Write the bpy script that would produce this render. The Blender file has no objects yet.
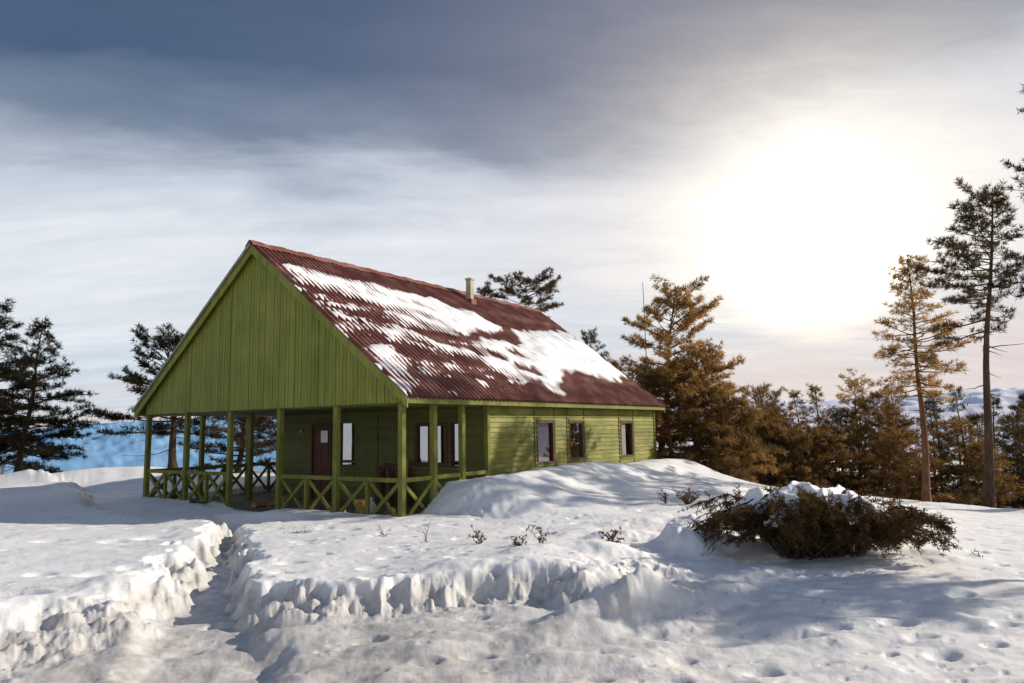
import bpy, math, random
import numpy as np
from mathutils import Vector, Matrix
R_ = math.radians
scn = bpy.context.scene
COL = scn.collection
rng = np.random.default_rng(7)

# ------------------------------------------------------------------ helpers
def link(name, me, m=None, parent=None):
    o = bpy.data.objects.new(name, me)
    COL.objects.link(o)
    if m is not None and me is not None and len(me.materials) == 0:
        me.materials.append(m)
    if parent: o.parent = parent
    return o

def tag(o, label=None, cat=None, group=None, kind=None):
    if label: o['label'] = label
    if cat: o['category'] = cat
    if group: o['group'] = group
    if kind: o['kind'] = kind
    return o

def thing(name, label, cat, loc=(0, 0, 0), rz=0, group=None):
    o = bpy.data.objects.new(name, None)
    o.empty_display_size = .2
    COL.objects.link(o)
    o.location = loc; o.rotation_euler = (0, 0, rz)
    return tag(o, label, cat, group)

class MB:
    """collects boxes, beams and tubes; build() links them as one mesh object"""
    def __init__(s): s.v = []; s.f = []
    def add(s, vs, fs):
        b = len(s.v); s.v += [tuple(map(float, p)) for p in vs]; s.f += [tuple(b + i for i in f) for f in fs]
    def box(s, x0, x1, y0, y1, z0, z1):
        s.add([(x0,y0,z0),(x1,y0,z0),(x1,y1,z0),(x0,y1,z0),(x0,y0,z1),(x1,y0,z1),(x1,y1,z1),(x0,y1,z1)],
              [(0,3,2,1),(4,5,6,7),(0,1,5,4),(1,2,6,5),(2,3,7,6),(3,0,4,7)])
    def beam(s, a, b, w, d, up=(0, 0, 1)):
        a = Vector(a); b = Vector(b); t = (b - a).normalized(); u = Vector(up)
        x = t.cross(u).normalized(); y = x.cross(t).normalized()
        vs = []
        for p in (a, b):
            for i, j in ((-1,-1),(1,-1),(1,1),(-1,1)): vs.append(p + x*(i*w/2) + y*(j*d/2))
        s.add(vs, [(0,1,2,3),(7,6,5,4),(0,4,5,1),(1,5,6,2),(2,6,7,3),(3,7,4,0)])
    def tube(s, pts, rad, n=8, cap=True):
        pts = [Vector(p) for p in pts]; vs = []; fs = []
        for i, p in enumerate(pts):
            t = (pts[min(i+1, len(pts)-1)] - pts[max(i-1, 0)]).normalized()
            ref = Vector((0,0,1)) if abs(t.z) < .9 else Vector((1,0,0))
            x = t.cross(ref).normalized(); y = t.cross(x)
            r = rad[i] if hasattr(rad, '__len__') else rad
            for k in range(n):
                a = 2*math.pi*k/n; vs.append(p + x*(math.cos(a)*r) + y*(math.sin(a)*r))
        for i in range(len(pts)-1):
            for k in range(n):
                k2 = (k+1) % n; fs.append((i*n+k, i*n+k2, (i+1)*n+k2, (i+1)*n+k))
        if cap:
            fs.append(tuple(range(n-1, -1, -1))); fs.append(tuple((len(pts)-1)*n + k for k in range(n)))
        s.add(vs, fs)
    def build(s, name, m, parent=None, bevel=0, smooth=False):
        me = bpy.data.meshes.new(name); me.from_pydata(s.v, [], s.f); me.update()
        o = link(name, me, m, parent)
        if bevel:
            bv = o.modifiers.new('bevel', 'BEVEL'); bv.width = bevel; bv.segments = 1; bv.limit_method = 'ANGLE'
        if smooth: me.polygons.foreach_set('use_smooth', [True]*len(me.polygons))
        return o

def np_mesh(name, verts, faces, smooth=False):
    verts = np.asarray(verts, np.float32); faces = np.asarray(faces, np.int32)
    k = faces.shape[1]
    me = bpy.data.meshes.new(name)
    me.vertices.add(len(verts)); me.vertices.foreach_set('co', verts.ravel())
    me.loops.add(faces.size); me.loops.foreach_set('vertex_index', faces.ravel())
    me.polygons.add(len(faces)); me.polygons.foreach_set('loop_start', np.arange(0, faces.size, k, dtype=np.int32))
    me.polygons.foreach_set('loop_total', np.full(len(faces), k, np.int32))
    if smooth: me.polygons.foreach_set('use_smooth', np.ones(len(faces), bool))
    me.update(calc_edges=True)
    return me

# ------------------------------------------------------------------ numpy noise
def _hash(ix, iy, seed):
    h = (ix.astype(np.int64)*374761393 + iy.astype(np.int64)*668265263 + seed*974711) & 0xffffffff
    h = ((h ^ (h >> 13))*1274126177) & 0xffffffff
    return (h ^ (h >> 16)) & 0xffffffff
def perlin(x, y, seed=0):
    x = np.asarray(x, np.float64); y = np.asarray(y, np.float64)
    ix = np.floor(x); iy = np.floor(y); fx = x-ix; fy = y-iy
    u = fx*fx*fx*(fx*(fx*6-15)+10); v = fy*fy*fy*(fy*(fy*6-15)+10)
    def g(dx, dy):
        a = _hash(ix+dx, iy+dy, seed)*(2*math.pi/4294967296.0)
        return np.cos(a)*(fx-dx)+np.sin(a)*(fy-dy)
    return 1.5*((g(0,0)*(1-u)+g(1,0)*u)*(1-v)+(g(0,1)*(1-u)+g(1,1)*u)*v)
def fbm(x, y, seed=0, o=3, gain=.5):
    r = 0; a = 1; f = 1
    for i in range(o):
        r = r + a*perlin(x*f+17.3*i, y*f-9.1*i, seed+i); a *= gain; f *= 2.03
    return r
def sstep(a, b, x):
    t = np.clip((x-a)/(b-a), 0, 1); return t*t*(3-2*t)
def sd_poly(x, y, poly):
    """signed distance to a polygon, positive inside"""
    d = np.full(np.shape(x), 1e9); ins = np.zeros(np.shape(x), bool); n = len(poly)
    for i in range(n):
        ax, ay = poly[i]; bx, by = poly[(i+1) % n]; ex, ey = bx-ax, by-ay
        wx, wy = x-ax, y-ay
        t = np.clip((wx*ex+wy*ey)/(ex*ex+ey*ey+1e-12), 0, 1)
        d = np.minimum(d, (wx-ex*t)**2+(wy-ey*t)**2)
        if ay != by:
            ins ^= ((ay > y) != (by > y)) & (x < ex*(y-ay)/ey+ax)
    d = np.sqrt(d); return np.where(ins, d, -d)
def sd_line(x, y, pts):
    d = np.full(np.shape(x), 1e9)
    for (ax, ay), (bx, by) in zip(pts, pts[1:]):
        ex, ey = bx-ax, by-ay; wx, wy = x-ax, y-ay
        t = np.clip((wx*ex+wy*ey)/(ex*ex+ey*ey), 0, 1)
        d = np.minimum(d, (wx-ex*t)**2+(wy-ey*t)**2)
    return np.sqrt(d)
def pits(x, y, cell, seed, prob, rmin, rmax, ang=.4, asp=1.8):
    """random elongated dents: returns 0..1 depth"""
    c, s = math.cos(ang), math.sin(ang)
    X = (c*x+s*y)/cell; Y = (-s*x+c*y)/cell
    ix = np.floor(X); iy = np.floor(Y); out = np.zeros(np.shape(x))
    for dx in (-1, 0, 1):
        for dy in (-1, 0, 1):
            h1 = _hash(ix+dx, iy+dy, seed)/4294967296.0; h2 = _hash(ix+dx, iy+dy, seed+51)/4294967296.0
            h3 = _hash(ix+dx, iy+dy, seed+97)/4294967296.0
            px = (X-(ix+dx+h1))*cell; py = (Y-(iy+dy+h2))*cell
            r = rmin+(rmax-rmin)*((h3/prob) % 1)
            q = np.sqrt((px/asp)**2+py**2)/r
            out = np.maximum(out, np.where(h3 < prob, (1-sstep(.35, 1.0, q))*(.5+.5*r/rmax), 0))
    return out

# ------------------------------------------------------------------ materials
def newmat(name):
    m = bpy.data.materials.new(name); m.use_nodes = True; nt = m.node_tree; nt.nodes.clear()
    return m, nt, nt.nodes, nt.links
def N(nt, t, **kw):
    n = nt.nodes.new(t)
    for k, v in kw.items():
        if k in n.inputs.keys(): n.inputs[k].default_value = v
        else: setattr(n, k, v)
    return n
def ramp(nt, stops, src=None, interp='LINEAR'):
    r = nt.nodes.new('ShaderNodeValToRGB'); r.color_ramp.interpolation = interp
    el = r.color_ramp.elements
    while len(el) < len(stops): el.new(.5)
    for e_, (p, c) in zip(el, stops):
        e_.position = p; e_.color = (*c, 1) if len(c) == 3 else c
    if src is not None: nt.links.new(src, r.inputs[0])
    return r
def srgb(r, g, b):
    f = lambda c: c/12.92 if c <= .04045 else ((c+.055)/1.055)**2.4
    return tuple(f(c/255) for c in (r, g, b))

def mat_simple(name, stops, scale=(3, 3, 3), rough=.7, bump=.0, bscale=40, detail=5, spec=.3, coords='Object', dist=.01):
    m, nt, nd, lk = newmat(name)
    out = N(nt, 'ShaderNodeOutputMaterial'); bs = N(nt, 'ShaderNodeBsdfPrincipled', Roughness=rough)
    bs.inputs['Specular IOR Level'].default_value = spec
    tc = N(nt, 'ShaderNodeTexCoord'); mp = N(nt, 'ShaderNodeMapping'); mp.inputs['Scale'].default_value = scale
    lk.new(tc.outputs[coords], mp.inputs[0])
    nz = N(nt, 'ShaderNodeTexNoise', Scale=1.0, Detail=detail, Roughness=.6); lk.new(mp.outputs[0], nz.inputs['Vector'])
    r = ramp(nt, stops, nz.outputs[0]); lk.new(r.outputs[0], bs.inputs['Base Color'])
    if bump:
        n2 = N(nt, 'ShaderNodeTexNoise', Scale=bscale, Detail=3.0); lk.new(tc.outputs[coords], n2.inputs['Vector'])
        bp = N(nt, 'ShaderNodeBump', Strength=bump, Distance=dist); lk.new(n2.outputs[0], bp.inputs['Height']); lk.new(bp.outputs[0], bs.inputs['Normal'])
    lk.new(bs.outputs[0], out.inputs[0])
    return m

def mat_paint(name, dark, mid, light, grain, weather=1.0, rough=.62, board=None):
    """painted timber: streaks along the grain axis, patches of worn paint, tone per board"""
    m, nt, nd, lk = newmat(name)
    out = N(nt, 'ShaderNodeOutputMaterial'); bs = N(nt, 'ShaderNodeBsdfPrincipled', Roughness=rough)
    bs.inputs['Specular IOR Level'].default_value = .3
    tc = N(nt, 'ShaderNodeTexCoord')
    mp = N(nt, 'ShaderNodeMapping'); mp.inputs['Scale'].default_value = grain; lk.new(tc.outputs['Object'], mp.inputs[0])
    n1 = N(nt, 'ShaderNodeTexNoise', Scale=1.0, Detail=6.0, Roughness=.65); lk.new(mp.outputs[0], n1.inputs['Vector'])
    n2 = N(nt, 'ShaderNodeTexNoise', Scale=.9, Detail=4.0, Roughness=.6); lk.new(tc.outputs['Object'], n2.inputs['Vector'])
    add = N(nt, 'ShaderNodeMath', operation='MULTIPLY_ADD'); lk.new(n2.outputs[0], add.inputs[0]); add.inputs[1].default_value = .55
    ml = N(nt, 'ShaderNodeMath', operation='MULTIPLY'); lk.new(n1.outputs[0], ml.inputs[0]); ml.inputs[1].default_value = .55
    lk.new(ml.outputs[0], add.inputs[2])
    last = add.outputs[0]
    if board:                                    # tone differs from board to board
        axis, size = board
        sx = N(nt, 'ShaderNodeSeparateXYZ'); lk.new(tc.outputs['Object'], sx.inputs[0])
        dv = N(nt, 'ShaderNodeMath', operation='DIVIDE'); lk.new(sx.outputs[axis], dv.inputs[0]); dv.inputs[1].default_value = size
        fl = N(nt, 'ShaderNodeMath', operation='FLOOR'); lk.new(dv.outputs[0], fl.inputs[0])
        wn = N(nt, 'ShaderNodeTexWhiteNoise', noise_dimensions='1D'); lk.new(fl.outputs[0], wn.inputs['W'])
        mm = N(nt, 'ShaderNodeMath', operation='MULTIPLY_ADD'); lk.new(wn.outputs[0], mm.inputs[0]); mm.inputs[1].default_value = .16
        ad2 = N(nt, 'ShaderNodeMath', operation='ADD'); lk.new(last, ad2.inputs[0]); ad2.inputs[1].default_value = -.08
        lk.new(ad2.outputs[0], mm.inputs[2]); last = mm.outputs[0]
    r = ramp(nt, [(.34, dark), (.52, mid), (.72, light)], last)
    lk.new(r.outputs[0], bs.inputs['Base Color'])
    bp = N(nt, 'ShaderNodeBump', Strength=.35, Distance=.006); lk.new(n1.outputs[0], bp.inputs['Height']); lk.new(bp.outputs[0], bs.inputs['Normal'])
    lk.new(bs.outputs[0], out.inputs[0])
    return m

def mat_snow(name, clean=(.86, .87, .89), dirt_and_shade=(.60, .56, .50), dirt_amt=.5, bump=.28):
    m, nt, nd, lk = newmat(name)
    out = N(nt, 'ShaderNodeOutputMaterial'); bs = N(nt, 'ShaderNodeBsdfPrincipled', Roughness=.55)
    bs.inputs['Specular IOR Level'].default_value = .25
    tc = N(nt, 'ShaderNodeTexCoord')
    n1 = N(nt, 'ShaderNodeTexNoise', Scale=1.1, Detail=7.0, Roughness=.7); lk.new(tc.outputs['Object'], n1.inputs['Vector'])
    r = ramp(nt, [(.5, (0, 0, 0)), (.82, (dirt_amt,)*3)], n1.outputs[0])
    mx = N(nt, 'ShaderNodeMix', data_type='RGBA'); lk.new(r.outputs[0], mx.inputs[0])
    mx.inputs[6].default_value = (*clean, 1); mx.inputs[7].default_value = (*dirt_and_shade, 1)
    # scattered specks of needles and bark
    n3 = N(nt, 'ShaderNodeTexNoise', Scale=38.0, Detail=2.0); lk.new(tc.outputs['Object'], n3.inputs['Vector'])
    n4 = N(nt, 'ShaderNodeTexNoise', Scale=1.7, Detail=3.0); lk.new(tc.outputs['Object'], n4.inputs['Vector'])
    ma = N(nt, 'ShaderNodeMath', operation='MULTIPLY'); lk.new(n3.outputs[0], ma.inputs[0]); lk.new(n4.outputs[0], ma.inputs[1])
    r3 = ramp(nt, [(.37, (0, 0, 0)), (.42, (.55,)*3)], ma.outputs[0])
    mx2 = N(nt, 'ShaderNodeMix', data_type='RGBA'); lk.new(r3.outputs[0], mx2.inputs[0])
    lk.new(mx.outputs[2], mx2.inputs[6]); mx2.inputs[7].default_value = (.25, .2, .16, 1)
    at = N(nt, 'ShaderNodeAttribute', attribute_name='dirt_and_shade'); n5 = N(nt, 'ShaderNodeTexNoise', Scale=4.0, Detail=6.0, Roughness=.7); lk.new(tc.outputs['Object'], n5.inputs['Vector'])
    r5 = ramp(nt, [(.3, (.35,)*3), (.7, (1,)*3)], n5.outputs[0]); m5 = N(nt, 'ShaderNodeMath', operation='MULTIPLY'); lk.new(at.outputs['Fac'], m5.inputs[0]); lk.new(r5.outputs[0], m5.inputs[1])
    mx3 = N(nt, 'ShaderNodeMix', data_type='RGBA'); lk.new(m5.outputs[0], mx3.inputs[0]); lk.new(mx2.outputs[2], mx3.inputs[6]); mx3.inputs[7].default_value = (.42, .395, .37, 1)  # darker grey where the mask paints foreground shade, along with some dirt
    lk.new(mx3.outputs[2], bs.inputs['Base Color'])
    n2 = N(nt, 'ShaderNodeTexNoise', Scale=22.0, Detail=6.0, Roughness=.7); lk.new(tc.outputs['Object'], n2.inputs['Vector'])
    bp = N(nt, 'ShaderNodeBump', Strength=bump, Distance=.03); lk.new(n2.outputs[0], bp.inputs['Height'])
    lk.new(bp.outputs[0], bs.inputs['Normal'])
    lk.new(bs.outputs[0], out.inputs[0])
    return m

def mat_foliage(name, dark, light, trans=.35, scale=.8):
    m, nt, nd, lk = newmat(name)
    out = N(nt, 'ShaderNodeOutputMaterial')
    tc = N(nt, 'ShaderNodeTexCoord'); n1 = N(nt, 'ShaderNodeTexNoise', Scale=scale, Detail=4.0, Roughness=.7); lk.new(tc.outputs['Object'], n1.inputs['Vector'])
    r = ramp(nt, [(.36, dark), (.66, light)], n1.outputs[0])
    d = N(nt, 'ShaderNodeBsdfDiffuse'); t = N(nt, 'ShaderNodeBsdfTranslucent'); mx = N(nt, 'ShaderNodeMixShader'); mx.inputs[0].default_value = trans
    lk.new(r.outputs[0], d.inputs[0]); lk.new(r.outputs[0], t.inputs[0]); lk.new(d.outputs[0], mx.inputs[1]); lk.new(t.outputs[0], mx.inputs[2])
    lk.new(mx.outputs[0], out.inputs[0])
    return m

def mat_glass(name, refl=.45, tint=(.55, .6, .65)):
    m, nt, nd, lk = newmat(name)
    out = N(nt, 'ShaderNodeOutputMaterial')
    g = N(nt, 'ShaderNodeBsdfGlossy', Roughness=.02); g.inputs['Color'].default_value = (.92, .95, 1, 1)
    t = N(nt, 'ShaderNodeBsdfTransparent'); t.inputs[0].default_value = (*tint, 1)
    mx = N(nt, 'ShaderNodeMixShader'); mx.inputs[0].default_value = refl
    tc = N(nt, 'ShaderNodeTexCoord'); n1 = N(nt, 'ShaderNodeTexNoise', Scale=2.2, Detail=1.0); lk.new(tc.outputs['Object'], n1.inputs['Vector'])
    bp = N(nt, 'ShaderNodeBump', Strength=.03, Distance=.01); lk.new(n1.outputs[0], bp.inputs['Height']); lk.new(bp.outputs[0], g.inputs['Normal'])
    lk.new(t.outputs[0], mx.inputs[1]); lk.new(g.outputs[0], mx.inputs[2]); lk.new(mx.outputs[0], out.inputs[0])
    return m

GD, GM, GL = (.060, .066, .011), (.128, .134, .018), (.27, .25, .045)
M = {}
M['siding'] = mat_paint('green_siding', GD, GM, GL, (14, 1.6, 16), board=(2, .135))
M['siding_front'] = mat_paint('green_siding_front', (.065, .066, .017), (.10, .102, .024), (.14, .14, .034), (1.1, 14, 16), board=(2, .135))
M['gable'] = mat_paint('green_gable', (.125, .143, .020), (.190, .208, .028), (.25, .262, .045), (9, 9, .9), board=(0, .128))
M['trim'] = mat_paint('green_trim', (.078, .088, .013), (.132, .142, .021), (.23, .23, .045), (9, 9, 3))
M['batten'] = mat_paint('dark_batten', (.05, .06, .012), (.09, .10, .016), (.14, .15, .03), (9, 9, 3))
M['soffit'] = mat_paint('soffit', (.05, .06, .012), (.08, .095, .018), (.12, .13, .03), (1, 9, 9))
M['brown'] = mat_paint('brown_paint', (.045, .017, .01), (.085, .032, .018), (.13, .055, .03), (9, 9, 2))
M['deck'] = mat_paint('deck_wood', (.11, .075, .05), (.22, .16, .11), (.36, .29, .22), (1.2, 9, 9), board=(1, .15))
M['roof'] = mat_simple('red_roof', [(.3, (.100, .033, .024)), (.5, (.195, .068, .050)), (.72, (.33, .185, .15))], (1.6, 1.6, 1.6), .6, .3, 30, 7)
M['roof_edge'] = mat_simple('roof_edge', [(.3, (.12, .15, .11)), (.7, (.32, .36, .30))], (6, 6, 6), .7)
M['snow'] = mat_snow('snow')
M['snow_roof'] = mat_snow('snow_on_roof', dirt_amt=.06, bump=.2)
M['snow_bush'] = mat_snow('snow_on_branches', dirt_amt=.15, bump=.2)
M['chimney'] = mat_simple('chimney', [(.3, (.30, .27, .19)), (.7, (.52, .48, .36))], (5, 5, 5), .8, .4, 30)
M['glass'] = mat_glass('window_glass', .62)
M['glass_bright'] = mat_glass('window_glass_porch', .5, (.3, .32, .35))
M['glass_dull'] = mat_glass('window_glass_dull', .2, (.75, .75, .75))
M['curtain'] = mat_simple('curtain_white', [(.3, (.62, .62, .60)), (.7, (.82, .82, .80))], (30, 30, 1.5), .9)
M['curtain_brown'] = mat_simple('curtain_brown', [(.38, (.022, .010, .007)), (.62, (.06, .034, .024)), (.80, (.22, .16, .13))], (16, 16, 5), .9)
M['paper'] = mat_simple('paper', [(.3, (.82, .85, .93)), (.7, (.88, .9, .95))], (9, 9, 9), .8)
M['bark'] = mat_simple('pine_bark', [(.3, (.035, .022, .014)), (.7, (.13, .075, .045))], (8, 8, 2.5), .9, .6, 12)
M['bark_warm'] = mat_simple('pine_bark_warm', [(.3, (.07, .034, .015)), (.7, (.22, .105, .05))], (8, 8, 2.5), .9, .6, 12)
M['bark_dark'] = mat_simple('pine_bark_dark', [(.3, (.018, .012, .009)), (.7, (.075, .045, .03))], (8, 8, 2.5), .9, .6, 12)
M['wood_split'] = mat_simple('split_wood', [(.3, (.24, .10, .04)), (.7, (.50, .27, .13))], (3, 20, 20), .8)
M['wood_old'] = mat_simple('old_wood', [(.3, (.05, .022, .015)), (.7, (.16, .08, .05))], (14, 14, 2), .85)
M['plastic'] = mat_simple('pale_plastic', [(.3, (.42, .50, .40)), (.7, (.62, .68, .56))], (3, 3, 3), .4)
M['steel'] = mat_simple('grey_pole', [(.3, (.10, .08, .06)), (.7, (.2, .16, .12))], (5, 5, 5), .5)
M['twig'] = mat_simple('dry_twig', [(.3, (.03, .02, .013)), (.7, (.11, .07, .04))], (20, 20, 20), .9)
M['drygrass'] = mat_simple('dry_leaf', [(.3, (.10, .055, .025)), (.7, (.26, .17, .09))], (9, 9, 9), .9)
M['board_dark'] = mat_simple('dark_board', [(.3, (.01, .012, .018)), (.7, (.03, .033, .04))], (9, 9, 9), .5)
M['stake'] = mat_simple('white_stake', [(.3, (.55, .55, .55)), (.7, (.75, .75, .74))], (9, 9, 9), .6)
M['interior'] = mat_simple('interior', [(.3, (.05, .04, .03)), (.7, (.08, .06, .05))], (2, 2, 2), .9)
F_PAINTED_GLOW = mat_foliage('needles_painted_glow', (.12, .085, .030), (.62, .36, .125), .62)  # golden backlight and glare painted into the needle colour
F_PAINTED_HAZE = mat_foliage('needles_painted_haze', (.062, .048, .020), (.36, .21, .075), .58)  # warm haze over the tree row, painted as a needle tint
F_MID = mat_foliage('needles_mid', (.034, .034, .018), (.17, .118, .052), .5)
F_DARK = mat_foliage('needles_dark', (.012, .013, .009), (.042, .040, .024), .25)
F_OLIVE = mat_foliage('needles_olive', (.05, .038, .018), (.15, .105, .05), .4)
F_BUSH = mat_foliage('bush_needles', (.050, .030, .013), (.21, .128, .052), .45, 2.5)

# ------------------------------------------------------------------ the lie of the land
HX, HY, TH = -2.508, 15.7461, .6035                 # near corner of the cabin's porch; heading of its long side
cs, sn = math.cos(TH), math.sin(TH)
def house_uv(x, y):                                  # u runs left along the gable front, v back along the long side
    dx, dy = x-HX, y-HY
    return -dx*cs+dy*sn, dx*sn+dy*cs
def house_xy(u, v): return HX+v*sn-u*cs, HY+v*cs+u*sn

HILLTOP = [(-60,-40),(-60,22),(-34,29),(-24,32.5),(-15,36),(-2,38),(5,30.5),(7.2,25.5),(10,23),(14,21.3),(20,18.5),(34,11),(60,2),(60,-40)]
P_RIGHT = [(-5.6,14.64),(-4.75,12.6),(-4.12,10.98),(-3.55,9.4),(-3.15,8.4),(-2.85,8.25),(-2.17,8.0),(-1.25,8.2),(-.55,8.3),(.15,8.5),(.85,8.45),(1.2,8.9),(1.7,9.1),(2.0,9.9),(2.6,12.3),(3.7,14.3),(4.54,15.4),(3,17.5),(-2.3,15.5),(-5.2,15.3)]
P_LEFT = [(-5.9,14.5),(-5.45,12.6),(-4.95,10.4),(-4.62,9.2),(-4.45,8.4),(-4.5,7.8),(-4.8,7.2),(-5.3,6.7),(-6.6,6.2),(-9,5.6),(-14,3),(-60,-4),(-60,40),(-22,31),(-15,24),(-10.5,17.4),(-7.5,15.4)]
TRENCH = [(-6.3,16.2),(-5.75,14.2),(-5.0,12.0),(-4.45,10.4),(-3.8,8.7),(-3.25,7.5),(-2.85,6.6),(-2.3,5.2),(-1.5,3)]
BUMPS = [  # x, y, rx, ry, angle, height
 (2.5,10.35,.42,.36,.3,.30),(2.9,10.75,.5,.35,.3,.16),(3.05,11.6,.6,.4,.5,.2),(2.2,11.6,.7,.4,.2,.10),(1.0,7.55,.85,.34,.35,.32),(.1,7.0,.55,.24,.2,.13),(1.9,8.0,1.0,.28,.5,.15),(2.3,7.2,.7,.25,.4,.08),(-.9,6.9,.5,.3,.1,.10),(.5,6.45,.8,.2,.3,.07),
 (1.35,9.75,.35,.3,0,.12),(.75,9.9,.5,.35,.4,.10),(.25,9.45,.4,.25,.2,.07),(-.75,8.95,.35,.25,.3,.08),(-1.7,8.3,.4,.25,.3,.07),(-2.5,8.25,.4,.25,.2,.07),
 (-4.75,8.6,.4,.3,.4,.06),(-5.4,7.4,.6,.3,.2,.07),(-6.7,6.9,.6,.4,0,.06),(-2.2,7.2,.5,.3,.4,.06),(-1.2,7.4,.4,.2,.2,.05),(1.6,11.4,.5,.3,.3,.10),(1.1,12.2,.6,.35,.2,.08),
 (-16.6,29.0,3.4,2.6,.4,.62),(-13,27,3,2.4,.3,.25),(3.6,13.3,.8,.5,.4,.16),(2.5,13.6,1.0,.4,.3,.12),(4.9,16.7,.9,.6,.3,.16),(4.2,10.9,1.5,.5,.1,.14),(5.5,10.4,1.2,.5,-.1,.10),
 (3.2,9.3,.5,.3,.3,.05),(9.5,17.5,2.5,.8,-.3,.14),(11.5,14.5,2,.7,-.3,.10),(12.5,20.3,1.2,.5,-.4,.22),(14.3,19.6,1.0,.5,-.4,.25)]
DENTS = [ # single trodden hollows: x, y, rx, ry, angle, depth
 (2.71,6.98,.24,.10,.0,.13),(-5.35,9.25,.26,.16,.2,.15),(-5.05,9.55,.2,.12,.1,.13),(-6.15,9.3,.16,.10,.1,.09),(-7.9,12.1,.26,.13,.2,.09),(-6.2,12.2,.26,.12,.2,.09),(-6.7,11.9,.2,.10,.2,.07),(-3.1,9.9,.16,.08,.2,.07),(-3.0,9.2,.12,.07,.2,.05),(1.5,7.6,.16,.08,.2,.07),(1.35,7.05,.12,.06,.3,.06),(.55,6.8,.14,.07,.2,.06),
 (1.95,6.75,.2,.06,.4,.05),(3.0,7.6,.25,.06,-.4,.06),(-7.2,8.6,.15,.09,.2,.06),(-3.4,11.6,.1,.07,.2,.05),(-2.9,12.3,.12,.06,.2,.05)]
TRACK = [(2.75,8.7),(3.35,8.35),(4.0,8.0),(4.7,7.55),(5.6,7.25)]        # an old ski track below the bush
DRIFT_Z = ([-1,.6,1.1,1.5,2.5,4.3,5.4,7.7,10.6,12.8,15.4,17.5,20.5,24], [0,.02,.40,.70,.76,.78,.86,.80,.62,.66,.60,.30,.02,0])

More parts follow.
